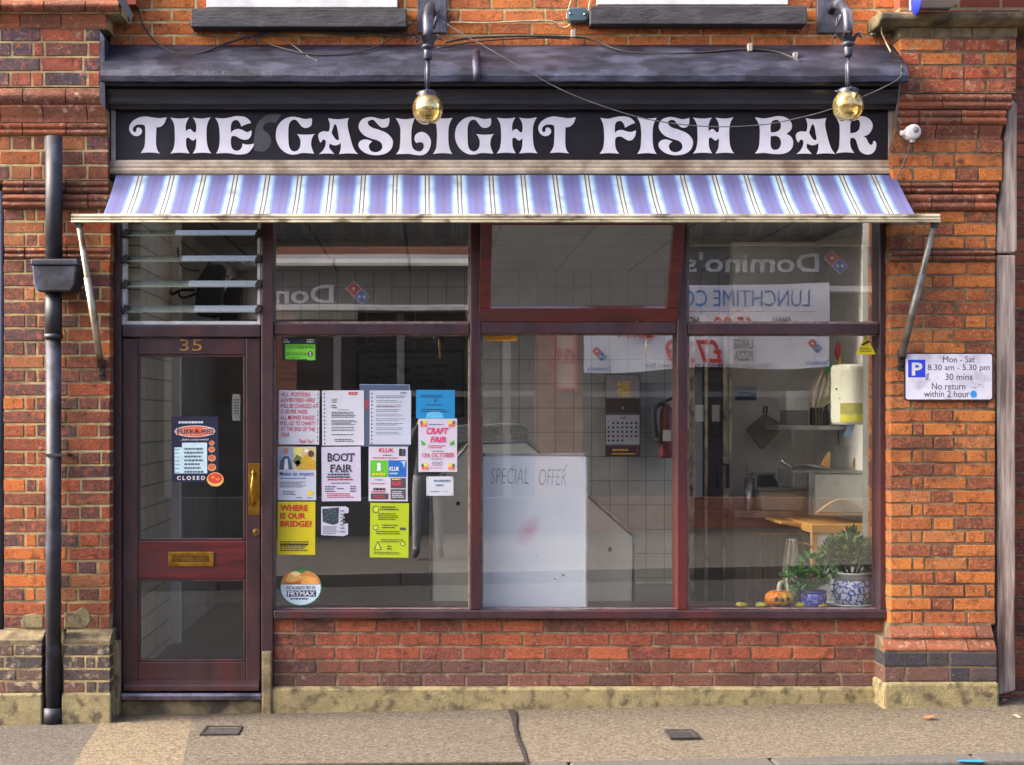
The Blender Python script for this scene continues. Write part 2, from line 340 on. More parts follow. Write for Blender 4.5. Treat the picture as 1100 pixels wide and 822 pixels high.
def mould(mb, x0, x1, z1, z0, yf, yb, shape, rg, mi=2, core=0, nb=.225):
    """a course of moulded bricks, run in brick lengths"""
    h = z1-z0; d = .03
    if shape == 'roll': pr = [(yf+d-d*math.sin(t*math.pi), z0+.004+(h-.008)*t) for t in [i/8 for i in range(9)]]
    elif shape == 'double':
        pr = [(yf+.016-.016*abs(math.sin(t*2*math.pi)), z0+.003+(h-.006)*t) for t in [i/12 for i in range(13)]]
    elif shape == 'slope': pr = [(yf+d, z0+.004), (yf+d*.9, z0+h*.3), (yf, z0+h*.85), (yf, z1-.004)]
    elif shape == 'weather': pr = [(yf, z0+.004), (yf, z0+h*.2), (yf+.045, z1-.004)]
    else: pr = [(yf+d*.5, z0+.004), (yf+d*.5, z0+h*.35), (yf, z0+h*.45), (yf, z1-.004)]
    mb.box(x0+.002, x1-.002, yf+d+.008, yb, z0, z1, core)
    for a, b in zip(*[(c, c[1:]) for c in [row_cuts(x0, x1, 'stretcher', rg.randint(0, 1), rg)]][0]):
        q = rg.uniform(-.001, .001)
        mb.profx([(p[0]+q, p[1]) for p in pr]+[(yb+.004, z1-.004), (yb+.004, z0+.004)], a+.003, b-.003, mi)
# ------------------------------------------------------------------ ground
def gz(x, y): return .02*(x+1.3)+.015*max(-1.35, min(0, y))
def sheet(name, mat, pts, dz=0, kind='structure'):
    mb = MB(); mb.add([(x, y, gz(x, y)+dz) for x, y in pts], [list(range(len(pts)))]); o = obj(name, mb, mat); return tag(o, kind=kind)
def strip(name, mat, x0, x1, y0, y1, dz=0, flat_y=None):
    mb = MB(); f = flat_y
    mb.add([(x0, y0, gz(x0, y0 if f is None else f)+dz), (x1, y0, gz(x1, y0 if f is None else f)+dz), (x1, y1, gz(x1, y1 if f is None else f)+dz), (x0, y1, gz(x0, y1 if f is None else f)+dz)], [(0, 1, 2, 3)])
    return tag(obj(name, mb, mat), kind='structure')
strip('ground', m_road, -150, 150, -150, 150, -.14, -1.35)
strip('road', m_road, -60, 60, -6.95, -1.35, -.125, -1.35)
strip('gutter', M('gutter_concrete', (150, 140, 118), (120, 112, 96), 30, .9, bump=.7, bscale=120), -60, 60, -1.75, -1.352, -.121, -1.35)
strip('pavement', m_pave, -30, 30, -1.2, .3)
strip('opposite_pavement', M('far_paving', (70, 65, 58), (56, 52, 48), 40, .93, bump=.6, bscale=120), -60, 60, -13, -7.1, .0, -1.35)
for nm, a, b in (('kerb', -1.35, -1.2), ('opposite_kerb', -7.1, -6.95)):
    mb = MB(); n = 66
    for i in range(n):
        x0 = -30+i*.915; x1 = x0+.907; q = gz(0, a) if a > -2 else gz(0, -1.35)
        mb.add([(x, y, gz(x, max(a, -1.3))+dz) for x in (x0, x1) for y in (a, b) for dz in (-.2, .004)], [(0,1,3,2), (4,6,7,5), (0,4,5,1), (2,3,7,6), (0,2,6,4), (1,5,7,3)])
    tag(obj(nm, mb, m_kerb, bevel=.012), kind='structure')
def gpt(px, py):             # a photo pixel on the pavement
    dx, dz = (px-CX)*S/D, (CY-py)*S/D; t = 8
    for _ in range(12):
        p = (CAMX+dx*t, -D+t, CAMZ+dz*t); t += (p[2]-gz(p[0], p[1]))/max(-dz, .01)*.9
    return (CAMX+dx*t, -D+t)
sheet('asphalt_pavement', m_asph, [(-9, .2), (gpt(112, 772)[0], .2), gpt(112, 772), gpt(96, 795), gpt(78, 824), (gpt(76, 830)[0], -1.2), (-9, -1.2)], .004)
sheet('sun_tinted_pavement', m_pave_sun, [(gpt(112, 772)[0], .2), (gpt(200, 768)[0], .2), gpt(203, 790), gpt(196, 822), (gpt(196, 822)[0], -1.2), (gpt(76, 830)[0], -1.2), gpt(78, 824), gpt(96, 795), gpt(112, 772)], .005)  # patch of sun in front of the door, painted as paving colour
sheet('brown_pavement', m_pave_b, [(gpt(200, 768)[0], .2), (gpt(551, 760)[0], .2), gpt(553, 775), gpt(558, 800), gpt(568, 824), (gpt(568, 824)[0], -1.2), (gpt(196, 822)[0], -1.2), gpt(196, 822), gpt(203, 790)], .004)
cr = [gpt(549, 764), gpt(552, 772), gpt(553, 783), gpt(557, 797), gpt(561, 806), gpt(566, 822), gpt(570, 834)]
mb = MB()
for (x, y), (x2, y2), w0, w1 in zip(cr, cr[1:], (.02, .016, .008, .009, .01, .008), (.016, .008, .009, .01, .008, .009)):
    mb.add([(x-w0, y, gz(x, y)+.008), (x+w0, y, gz(x, y)+.008), (x2+w1, y2, gz(x2, y2)+.008), (x2-w1, y2, gz(x2, y2)+.008)], [(0, 1, 2, 3)])
tag(obj('pavement_joint', mb, m_dark), kind='structure')
for lab, (a, b, c, d) in (('small dark iron drain cover in the pavement below the red brick stall riser', (716, 786, 748, 795)), ('small dark iron cover in the pale pavement in front of the door', (221, 782, 256, 791))):
    p = [gpt(a, b), gpt(c-3, b), gpt(c, d), gpt(a+4, d)]; xs = [q[0] for q in p]; ys = [q[1] for q in p]
    x0, x1, y0, y1 = min(xs), max(xs), min(ys), max(ys); z = gz((x0+x1)/2, (y0+y1)/2)
    t = empty('drain_cover', lab, 'drain cover', (x0, y0, z), 'iron covers in the pavement')
    mb = MB(); [mb.box(x0+u, x1-u, y0+u, y0+u+.014, z, z+.012) for u in (0,)]; mb.box(x0, x1, y1-.014, y1, z, z+.012); mb.box(x0, x0+.014, y0+.015, y1-.015, z, z+.012); mb.box(x1-.014, x1, y0+.015, y1-.015, z, z+.012)
    obj('rim', mb, m_dark, t)
    mb = MB(); mb.box(x0+.015, x1-.015, y0+.015, y1-.015, z-.02, z+.008)
    for i in range(5): mb.box(x0+.02, x1-.02, y0+.02+i*(y1-y0-.05)/5, y0+.026+i*(y1-y0-.05)/5, z+.0085, z+.012)
    obj('lid', mb, M('cover_grey', (92, 86, 82), (64, 60, 58), 30, .7, .3), t)
def leaf(px, py, l, a, col):
    x, y = gpt(px, py); z = gz(x, y)+.012; mb = MB(); n = 9
    ring = [(l*math.cos(2*math.pi*k/n)*(1 if k % 2 else .72), l*.45*math.sin(2*math.pi*k/n)) for k in range(n)]
    mb.add([(x+u*math.cos(a)-v*math.sin(a), y+u*math.sin(a)+v*math.cos(a), z+.008*abs(v)/l+.004*math.sin(u*90)) for u, v in ring], [list(range(n))])
    return obj('fallen_leaf', mb, M('dry_leaf', col, tuple(c*.7 for c in col), 60, .8))
tag(leaf(998, 773, .045, .2, (190, 110, 70)), 'dry orange leaf lying on the pavement below the pier', 'leaf', 'fallen leaves')
tag(leaf(1092, 772, .03, 2, (200, 170, 140)), 'pale leaf scrap on the pavement near the timber post', 'leaf', 'fallen leaves')
tag(leaf(1079, 755, .03, 1, (150, 100, 70)), 'small brown leaf lying against the foot of the timber post', 'leaf', 'fallen leaves')
mb = MB(); x, y = gpt(1044, 819); mb.add([(x+.05*math.cos(k)*(1+.3*(k % 2)), y+.022*math.sin(k), gz(x, y)+.0065) for k in [i*.698 for i in range(9)]], [list(range(9))])
obj('paint_mark', mb, flatc((30, 120, 190)), tag(empty('painted_survey_mark', 'splash of blue survey paint on the grey kerb', 'paint mark', (x, y, gz(x, y))), None))
# ------------------------------------------------------------------ the shop building
SHOP = empty('shop_building', 'red brick shop building with mahogany shop front and black cornice', 'shop building', (0, .2, 0))
rg = random.Random(4)
YB = .28
def pier(name, segs, mats, yb=YB):
    mb = MB()
    for a, b, x0, x1, kind, n, p, mi in segs:
        y = -p; X0, X1, zt, zb = X(x0, y), X(x1, y), Z(a, y), Z(b, y)
        if kind in ('flemish', 'stretcher', 'mixed', 'header'): lay(mb, X0, X1, zt, zb, y, yb, n, kind, rg, mi, core=0)
        else: mould(mb, X0, X1, zt, zb, y, yb, kind, rg, mi)
    return obj(name, mb, mats, SHOP)
LX = -70
pl = pier('brick_pier', [
    (-2, 12, LX, 128, 'roll', 1, .24, 2), (12, 29, LX, 114, 'slope', 1, .19, 2), (29, 93, LX, 107, 'mixed', 4, .15, 3),
    (93, 112, LX, 112, 'roll', 1, .18, 2), (112, 131, LX, 114, 'slope', 1, .16, 2), (131, 146, LX, 115, 'double', 1, .14, 2), (146, 193, LX, 116, 'mixed', 3, .12, 1),
    (193, 208, 2, 117, 'double', 1, .14, 2), (208, 224, 2, 119, 'double', 1, .15, 2), (224, 265, 4, 119, 'mixed', 3, .12, 1), (265, 279, 4, 119, 'double', 1, .13, 2),
    (279, 676, 4, 118, 'mixed', 27, .12, 1)], [m_mort_l, m_bk_l, m_mould, m_bk_lt])
mb = MB()
for a, b, ts in ((-30, 45, 0), (68, 118, 1)):
    y = -.2; X0, X1 = X(a, y), X(b, y)
    lay(mb, X0, X1, Z(692, y), Z(745, y), y, YB, 4, 'mixed', rg, 1, core=0)
    mb.profx([(y, Z(692, y)), (y, Z(688, y)), (-.115, Z(676, -.12)), (YB, Z(676, -.12)), (YB, Z(692, y))], X0, X1, 2)
mb.box(X(44, -.1), X(69, -.1), -.10, YB, -.2, Z(676, -.12)); obj('plinth', mb, [m_mort_l, m_bk_ld, m_stone], pl)
mb = MB()
for a, b in ((-30, 45), (66, 119)): mb.pbox(a, b, 745.5, 786, -.215, YB)
obj('stone_base', mb, m_conc, pl, .008)
for P in ([(26, 661), (37, 659), (46, 662), (46, 674.5), (24, 674.5), (22, 668)], [(69, 659), (82, 657), (88, 652), (95, 657), (97, 667), (92, 674.5), (69, 674.5)]):
    mb = MB(); mb.prism(P, -.1232, -.10); obj('cement_patch', mb, m_conc, pl, .003)
pr = pier('brick_pier', [
    (25, 41, 966, 1093, 'header', 1, .14, 4), (41, 100, 967, 1092, 'flemish', 4, .14, 3), (100, 117, 966, 1088, 'double', 1, .17, 2), (117, 134, 964, 1082, 'double', 1, .16, 2),
    (134, 150, 962, 1078, 'slope', 1, .14, 2), (150, 195, 958, 1077, 'flemish', 3, .12, 1), (195, 208, 957, 1074, 'double', 1, .14, 2), (208, 226, 957, 1071, 'double', 1, .15, 2),
    (226, 268, 957, 1070, 'mixed', 3, .12, 1), (268, 281, 957, 1070, 'double', 1, .14, 2), (281, 671, 957, 1069, 'mixed', 27, .12, 1),
    (671, 686, 957, 1068, 'weather', 1, .16, 2), (686, 700, 950, 1071, 'weather', 1, .19, 2), (700, 733, 950, 1071, 'flemish', 2, .19, 5)], [m_mort_r, m_bk_r, m_mould, m_bk_rt, m_stone, m_bk_d])
mb = MB(); mb.pbox(949, 1074, 733.5, 765, -.205, YB); obj('stone_base', mb, m_conc, pr, .015)
mb = MB(); y = -.22; mb.profx([(y, Z(20, y)), (y, Z(13, y)), (y+.05, Z(10, y)), (YB, Z(10, y)), (YB, Z(25, y)), (y+.06, Z(25, y))], X(946, y), X(1125, y)); obj('stone_cap', mb, m_stone, pr, .01)
# wall above the cornice
mb = MB(); lay(mb, X(118), X(962), Z(-32), Z(52), .0, YB, 6, 'stretcher', rg, 1, core=0)
obj('upper_wall', mb, [m_mort_l, m_bk_u], SHOP)
mb = MB(); mb.box(X(118), X(962), .101, YB, Z(181), Z(52)-.001); obj('fascia_backing', mb, M('plain_render', (120, 112, 100), None, 6, .9), SHOP)
mb = MB(); mb.box(X(118), X(962), .0, .1, Z(88.5), Z(52)-.001); obj('cornice_backing', mb, M('old_render', (110, 102, 92), None, 6, .9), SHOP)
m_bkproc = tile_mat('plain_brick_wall', (150, 70, 44), (120, 56, 42), (150, 130, 96), .225, .075, .008, rough=.9, offset=.5)
mb = MB(); mb.box(-2.0, 2.05, .005, YB, Z(-32)+.001, 7.6); mb.box(-3.1, -2.001, -.10, YB, Z(-3, -.24)+.001, 7.6); mb.box(2.051, 2.9, -.10, YB, Z(10, -.22)+.001, 7.6)
obj('storey_wall', mb, m_bkproc, SHOP)
mb = MB(); mb.box(-3.2, 3.0, -.2, .4, 7.601, 7.8); obj('parapet', mb, m_stone, SHOP)
m_pane_up = M('dark_room_pane', (40, 44, 50), (30, 32, 36), 3, .05)
for a, b, sa, sb, t, bt in ((222, 427, 205, 437, 9, 29), (641, 846, 634, 867, 6, 26)):
    mb = MB(); mb.pbox(sa, sb, t, bt, -.10, .02); sill = mb
    x0, x1, z0 = X(a, -.02), X(b, -.02), Z(t, -.02)+.001
    f = MB(); f.box(x0, x1, -.035, .0, z0, z0+.055); f.box(x0, x0+.06, -.03, .0, z0+.056, z0+1.5); f.box(x1-.06, x1, -.03, .0, z0+.056, z0+1.5); f.box(x0+.061, x1-.061, -.03, 0, z0+1.44, z0+1.5); f.box(x0+.061, x1-.061, -.025, 0, z0+.73, z0+.77)
    wf = obj('window', f, m_white, SHOP, .004)
    obj('sill', sill, m_slate, wf, .006)
    g = MB(); g.box(x0+.061, x1-.061, -.012, -.006, z0+.056, z0+.729); g.box(x0+.061, x1-.061, -.012, -.006, z0+.771, z0+1.439); obj('pane', g, m_pane_up, wf)
    h = MB(); h.box(x0-.02, x1+.02, -.012, .004, z0+1.501, z0+1.68); obj('lintel', h, m_stone, wf)
# cornice: lead roll on top, then black painted mouldings
cx0, cx1 = X(111, -.2), X(971, -.2)
def ctop(py, y): return (y, Z(py, y))
mb = MB(); n = 60; pf = [ctop(48, -.005), ctop(56, -.10), ctop(66, -.20), ctop(75, -.265), ctop(81, -.275), ctop(87, -.27), ctop(88.5, -.25), ctop(85, -.2), ctop(60, -.005)]
k = len(pf); rg2 = random.Random(9); vs = []; wav = 0
for i in range(n+1):
    x = cx0+(cx1-cx0)*i/n; wav = wav*.7+rg2.uniform(-.003, .003)
    for j, (y, z) in enumerate(pf): vs.append((x, y+(wav*.6 if 1 < j < 7 else 0), z+(wav if 2 < j < 7 else wav*.4)))
fs = [(i*k+j, i*k+(j+1) % k, (i+1)*k+(j+1) % k, (i+1)*k+j) for i in range(n) for j in range(k)]+[list(range(k)), list(range(n*k, n*k+k))]
mb.add(vs, fs, 0, False)
lead = obj('lead_flashing', mb, m_lead, SHOP)
mb = MB(); mb.tube([at(512, 56, -.16), at(511, 68, -.235), at(512, 79, -.285), at(512, 87, -.284)], .02, 10); obj('lead_roll', mb, m_lead, lead)
mb = MB(); mb.profx([ctop(88.9, -.19), ctop(92, -.185), ctop(94, -.15), ctop(96, -.165), ctop(100, -.16), ctop(105, -.145), ctop(108, -.15), ctop(112, -.135), ctop(113, -.105), ctop(117.5, -.10), ctop(117.5, .1), ctop(88.9, .1)], X(114, -.17), X(966, -.17))
obj('cornice', mb, m_black, SHOP, .004)
mb = MB(); mb.prism([(107, 33), (112, 40), (113, 115), (107, 110)], -.20, 0); obj('lead_soaker', mb, m_lead, SHOP)
mb = MB(); mb.prism([(120, -8), (131, -8), (143, 16), (141, 22)], -.24, -.18); obj('flashing_end', mb, m_black, SHOP)
# shop front joinery: (px0, px1, py0, py1, y front)
YG = .045; LEAN = .0105      # the old upper pane sits a few millimetres out of true
def post(name, a, b, c, d, y0=-.03, y1=.12, mat=None, bev=.006): mb = MB(); mb.pbox(a, b, c, d, y0, y1); return obj(name, mb, mat or m_wood, SHOP, bev)
post('jamb', 120.5, 130.5, 180, 768); post('jamb', 945, 957, 180, 662); post('mullion', 280.5, 293.5, 182, 768, -.04)
post('mullion', 505, 516.5, 182, 655.5, -.036, mat=m_woodm); post('mullion', 727.3, 738.5, 182, 655.5, -.036, mat=m_woodm)
post('transom', 131, 280, 349.5, 362, -.026); post('transom', 294, 504.5, 347.5, 359.5, -.028); post('transom', 517, 727, 345, 358.5, -.028); post('transom', 739, 944.5, 347.5, 359.5, -.028)
post('head_board', 131, 944.5, 180, 192, .0)
post('window_sill', 293.8, 957, 656, 665, -.06, .10)
mb = MB(); mb.box(X(293.8), X(957), .1005, .5, Z(653, .2)-.04, Z(653, .2)); obj('window_board', mb, m_wood, SHOP, .004)
# glazing bead round every fixed pane (3 sides of pale worn edge, as in the photo)
m_bead = M('worn_bead', (150, 126, 118), (104, 80, 74), 30, .5)
def pane(a, b, c, d, mat=m_glass, y=YG, lean=0, parent=None, nm='window_pane'):
    mb = MB(); x0, x1, z1, z0 = X(a, y), X(b, y), Z(c, y), Z(d, y)
    mb.add([(x, y+yy+lean*(z-(z0+z1)/2), z) for x in (x0, x1) for yy in (0, .005) for z in (z0, z1)], [(0,1,3,2), (4,6,7,5), (0,4,5,1), (2,3,7,6), (0,2,6,4), (1,5,7,3)])
    p = obj(nm, mb, mat, parent or SHOP)
    if parent is None:
        b_ = MB(); t = 1.6; yb = y-.022
        b_.pbox(a-1, a+t, c, d, yb, y-.004); b_.pbox(b-t, b+1, c, d, yb, y-.004); b_.pbox(a+t+.1, b-t-.1, d-t, d+1, yb, y-.004); b_.pbox(a+t+.1, b-t-.1, c-1, c+1, yb, y-.004)
        obj('glazing_bead', b_, m_bead, p, .002)
    return p
pane(294, 504.5, 236, 347, lean=LEAN); pane(294, 504.5, 360, 655); pane(517, 727, 359, 655); pane(739, 944.5, 236, 347); pane(739, 944.5, 360, 655)
# tilted hopper sash, its top leaning out under the awning
mb = MB(); hb, ht = .0, -.275; zb, zt = Z(344, hb), Z(235, -.05)
def hp(px, f, off=0):        # px on the closed plane, f = 0 bottom .. 1 top, off = thickness outwards
    return Vector((X(px, .0), hb+(ht-hb)*f-off*.93, zb+(zt-zb)*f-off*.35))
def hbar(a, b, f0, f1, o0, o1, mi=0):
    mb.add([hp(x, f, o) for x in (a, b) for o in (o0, o1) for f in (f0, f1)], [(0,1,3,2), (4,6,7,5), (0,4,5,1), (2,3,7,6), (0,2,6,4), (1,5,7,3)], mi)
hbar(514.5, 726.5, .0, .13, -.02, .035); hbar(514.5, 526.5, .131, 1, -.02, .035); hbar(714.5, 726.5, .131, 1, -.02, .035); hbar(526.6, 714.4, .9, 1, -.02, .035)
sash = obj('hopper_window', mb, m_woodr, SHOP, .004)
mb = MB(); hbar(526.2, 714.8, .128, .902, .005, .009); obj('pane', mb, glass_mat('sash_glass', .36), sash)
mb = MB(); mb.pbox(517, 727, 340, 345, .03, .10); obj('sash_sill', mb, m_white, sash)
for px in (538, 690):
    mb = MB(); c = at(px, 345, -.03); mb.tube([c+Vector((-.03, 0, -.005)), c+Vector((-.024, 0, .014)), c+Vector((0, 0, .02)), c+Vector((.024, 0, .014)), c+Vector((.03, 0, -.005))], .006, 8); obj('catch', mb, m_dark if px < 600 else m_brass, sash)
# louvre window over the door
mb = MB(); mb.pbox(131, 135, 236, 349, -.01, .06); mb.pbox(276.5, 280, 236, 349, -.01, .06); mb.pbox(135.2, 276.3, 345, 349, -.005, .06)
lv = obj('louvre_window', mb, m_white, SHOP, .003)
for py in (251.5, 279, 306, 333):
    mb = MB(); z = Z(py); x0, x1 = X(135.5), X(276)
    mb.add([(x, y, z+dz) for x in (x0, x1) for y, dz in ((-.055, -.018), (-.055, -.012), (.06, .028), (.06, .022))], [(0,1,2,3), (7,6,5,4), (0,4,5,1), (1,5,6,2), (2,6,7,3), (3,7,4,0)])
    s = obj('glass_slat', mb, m_louvre, lv)
    for a, b in ((130.5, 137), (274, 280.5)): mb = MB(); mb.prism([(a, py+4), (b, py+1), (b, py-5), (b-3, py-6), (a, py-1)], -.058, .05); obj('slat_clip', mb, m_dark, s)
mb = MB(); mb.pbox(135.2, 276.3, 253, 256, -.012, 0); 
# stall riser
mb = MB(); y = -.015
for i in range(5):
    za, zb_ = Z(665.5+i*14.6, y), Z(665.5+(i+1)*14.6, y)
    lay(mb, X(293.8, y), X(949, y), za, zb_, y, YB, 1, 'stretcher', rg, 1 if i < 3 else 2, core=0, k0=i)
riser = obj('stall_riser', mb, [m_mort_s, m_bk_s, m_bk_s2], SHOP)
mb = MB(); y = -.05; zt_ = Z(738.6, y); mb.profx([(y, -.2), (y, zt_-.01), (y+.03, zt_), (YB, zt_), (YB, -.2)], X(292, y), X(948, y)); obj('plinth_course', mb, m_conc, riser, .006)
mb = MB(); mb.pbox(281, 292, 700, 790, -.06, .1); obj('corner_block', mb, m_stone, SHOP, .01)
mb = MB(); mb.pbox(120.5, 281, 752, 800, -.02, .5); obj('door_step', mb, m_stone, SHOP, .01)
mb = MB(); mb.pbox(120.5, 127, 690, 770, -.1, .1); obj('render_strip', mb, m_conc, SHOP, .005)
# ------------------------------------------------------------------ door
mb = MB(); y0, y1 = -.005, .045
mb.pbox(131.5, 148, 363.5, 741, y0, y1); mb.pbox(264, 279.5, 363.5, 741, y0, y1); mb.pbox(148.1, 263.9, 363.5, 381, y0+.001, y1); mb.pbox(148.1, 263.9, 711, 741, y0+.001, y1)
door = obj('shop_door', mb, m_doorw, SHOP, .004)
mb = MB(); mb.pbox(148.2, 263.8, 581, 622, y0+.002, y1-.001); obj('lock_rail', mb, m_woodr, door, .005)
for a, b, c, d in ((148.1, 263.9, 381.1, 580.9), (148.1, 263.9, 622.1, 710.9)):
    mb = MB(); t = 2.6; ya, yb_ = y0+.008, y0+.03
    mb.pbox(a, a+t, c, d, ya, yb_); mb.pbox(b-t, b, c, d, ya, yb_); mb.pbox(a+t, b-t, c, c+t, ya, yb_); mb.pbox(a+t, b-t, d-t, d, ya-.006, yb_)
    obj('beading', mb, m_doorw, door, .003)
pane(149.5, 262.5, 382, 580, m_glass_d, .022, 0, door, 'pane'); pane(149.5, 262.5, 623, 710, m_glass_d, .022, 0, door, 'pane')
mb = MB(); y = -.03; mb.profx([ctop(742, y), ctop(738, y), ctop(735, y+.004), ctop(733.5, y+.014), ctop(731, y+.016), ctop(730, y+.0245), ctop(742, y+.0245)], X(133, y), X(278, y)); obj('weatherboard', mb, m_doorw, door)
mb = MB(); y = -.05; mb.profx([ctop(752, y), ctop(748, y-.002), ctop(745, y+.006), ctop(744, y+.04), ctop(744, .1), ctop(752, .1)], X(127, y), X(280.3, y)); obj('threshold', mb, M('worn_sill_bar', (112, 108, 124), (70, 66, 78), 12, .3, .7), SHOP)
mb = MB(); mb.pbox(267, 279, 498, 553.5, y0-.003, y0); hd = obj('handle', mb, m_brass, door, .001)
mb = MB(); c = 272.5
mb.tube([at(c-.5, 509, y0-.004), at(c-.5, 509, y0-.03), at(c-1, 514, y0-.045), at(c-2, 521, y0-.052), at(c-2, 530, y0-.052), at(c-1, 537, y0-.046), at(c-.5, 541, y0-.03), at(c-.5, 541, y0-.004)], [.010, .008, .007, .008, .008, .007, .008, .010], 10)
mb.tube([at(c-.5, 545, y0-.003), at(c-.5, 541, y0-.014), at(c-.5, 536, y0-.012)], [.004, .011, .004], 10); mb.tube([at(c-.5, 504, y0-.003), at(c-.5, 508, y0-.014), at(c-.5, 513, y0-.012)], [.004, .011, .004], 10)
obj('pull', mb, m_brass, hd)
mb = MB(); yl = y0-.006
for a, b, c, d in ((181, 185.5, 593, 608.5), (225, 229.5, 593, 608.5), (185.6, 224.9, 593, 597), (185.6, 224.9, 604.5, 608.5)): mb.pbox(a, b, c, d, yl, y0+.002)
lp = obj('letter_plate', mb, m_brass, door, .002)
mb = MB(); mb.pbox(186.2, 224.3, 597.4, 604.1, yl+.003, y0+.002); obj('flap', mb, M('dull_brass', (150, 112, 56), (110, 78, 34), 20, .35, .9), lp)
mb = MB(); mb.tube([at(275.5, 572, y0), at(275.5, 572, y0-.008)], .0195, 20); lk = obj('lock', mb, m_brass, door, .001); mb = MB(); mb.pbox(274.6, 276.4, 569, 576, y0-.0088, y0-.004); obj('keyhole', mb, m_dark, lk)
mb = MB(); mb.text('35', 193, 364.5, 217, 377, lambda a, b: at(a, b, y0-.002)); num = obj('number', mb, M('gilt', (176, 132, 74), (130, 92, 50), 30, .4, .5), door)
# ------------------------------------------------------------------ neighbours and things fixed to the front
mb = MB(); lay(mb, X(1088, .0), X(1300, .0), Z(-10), Z(760), .03, YB, 52, 'flemish', rg, 1, core=0)
mb.box(X(1088), X(1300), .04, YB, Z(-10)+.001, 7.2, 2); mb.box(X(1068), X(1300), .0305, YB, -.3, Z(760)-.001, 0); mb.box(X(1068), X(1087.9), .0305, YB, Z(760), 7.2, 2)
nb = obj('neighbouring_building', mb, [m_mort_r, m_bk_s, m_bkproc]); tag(nb, 'strip of red brick building standing beyond the weathered timber post', 'building')
mb = MB(); mb.box(X(-400), X(-31), .05, YB, -.2, 7.2, 0); mb.box(X(-31), X(4), .02, YB, -.2, Z(200), 1)
nb2 = obj('adjoining_building', mb, [m_bkproc, M('dark_recess', (40, 38, 42))]); tag(nb2, 'dark brick building adjoining the red and purple brick pier', 'building')
t = empty('timber_post', 'tall grey weathered timber post standing beside the orange brick pier', 'timber post', (X(1080, -.08), -.05, gz(2.6, 0)))
mb = MB(); mb.prism([(1088, 106), (1093, 112), (1093, 268), (1090, 272), (1072, 272), (1070, 268), (1072.5, 222), (1076, 214), (1080, 134), (1084, 112)], -.11, .03); obj('upper_board', mb, m_timber, t, .01)
mb = MB(); mb.prism([(1070.5, 274), (1091, 274), (1091, 742), (1072, 747)], -.105, .03); obj('lower_board', mb, m_timber, t, .008)
# drainpipe with hopper head
t = empty('drainpipe', 'black iron drainpipe with a rectangular hopper head on the brick pier', 'drainpipe', (X(58, -.18), -.18, gz(-2.4, 0)))
yp = -.185; r_ = .043
mb = MB(); mb.tube([at(58, 147, yp), at(58, 282, yp)], .044, 20); obj('upper_pipe', mb, m_pipe, t)
mb = MB(); mb.tube([at(57.5, 312, yp), at(57.5, 360, yp)], .044, 20); mb.tube([at(57.5, 359, yp), at(57.5, 364, yp)], .05, 20); mb.tube([at(57.5, 364.2, yp), at(57.5, 762, yp-.0)], .04, 20); obj('lower_pipe', mb, m_pipe, t)
mb = MB(); mb.tube([at(57.5, 760, yp), at(57.5, 776, yp)], .052, 20); obj('shoe', mb, m_pipe, t)
mb = MB(); mb.prism([(34, 285), (82, 285), (80, 306), (76, 313), (40, 313), (36, 306)], -.285, -.121); mb.prism([(32.5, 278), (83.5, 278), (83.5, 284.8), (32.5, 284.8)], -.295, -.121); hh = obj('hopper_head', mb, m_pipe, t, .008)
for py in (489,):
    mb = MB(); mb.pbox(50, 72, py-1.5, py+1.5, -.232, -.229); mb.pbox(66.5, 72, py-1.5, py+1.5, -.228, -.12); mb.pbox(49, 51.5, py-1.5, py+1.5, -.228, -.12); obj('bracket', mb, m_pipe, t, .001)
t = empty('rainwater_pipe', 'thin dark blue pipe running down the far edge of the purple brick pier', 'pipe', (X(1, -.15), -.15, Z(682, -.15)))
mb = MB(); mb.tube([at(1.5, 206, -.1), at(1.5, 680, -.1)], .021, 14); obj('tube', mb, M('blue_black_paint', (40, 44, 62), (26, 28, 40), 9, .4), t)
# fascia sign
t = empty('shop_sign', 'long black fascia sign with ornate white lettering above the striped awning', 'shop sign', (0, -.05, Z(187)))
ys = -.055
mb = MB(); mb.pbox(122, 958, 117.6, 172, ys, .05); board = obj('board', mb, M('sign_black', (34, 29, 33), (24, 21, 26), 5, .5, spec=.2, c3=(42, 41, 48), s3=2.5), t)
mb = MB(); yf = ys-.02; mb.pbox(119, 124, 118, 173.8, yf, ys+.0); mb.pbox(955, 961, 118, 173.8, yf, ys); obj('side_trim', mb, m_frame, t, .003)
mb = MB(); mb.profx([ctop(187, yf), ctop(183, yf-.006), ctop(181.5, yf-.004), ctop(180.5, yf+.004), ctop(178, yf-.002), ctop(177, yf+.004), ctop(174, yf), ctop(172, yf+.012), ctop(172, .0), ctop(187, .0)], X(115, yf), X(964, yf)); obj('lower_trim', mb, m_cream, t)
Tg = [(540,122,1),(450,132),(360,122),(290,112),(210,125),(140,165),(100,225),(100,280),(130,325),(180,345),(225,330),(248,295),(238,258),(207,242),(182,258),(181,285),(160,298),(141,280),(145,243),(182,213),(235,207),(272,216),(286,245),(286,350),(280,450),(262,500),(232,545,1),(345,538),(462,550,1),(430,510),(415,440),(414,340),(418,240,1),(470,232),(510,195),(530,150)]
Hg = [(583,125,1),(690,137),(805,125,1),(775,180),(765,230),(768,290,1),(790,268),(820,262),(845,285),(868,302),(885,288,1),(890,240),(880,180),(848,125,1),(950,137),(1058,122,1),(1020,200),(1010,300),(1015,420),(1035,500),(1068,548,1),(960,540),(848,550,1),(880,490),(888,420),(888,368,1),(870,385),(845,397),(820,380),(795,362),(770,370,1),(768,420),(775,480),(808,548,1),(690,540),(583,550,1),(620,490),(635,400),(635,300),(625,200)]
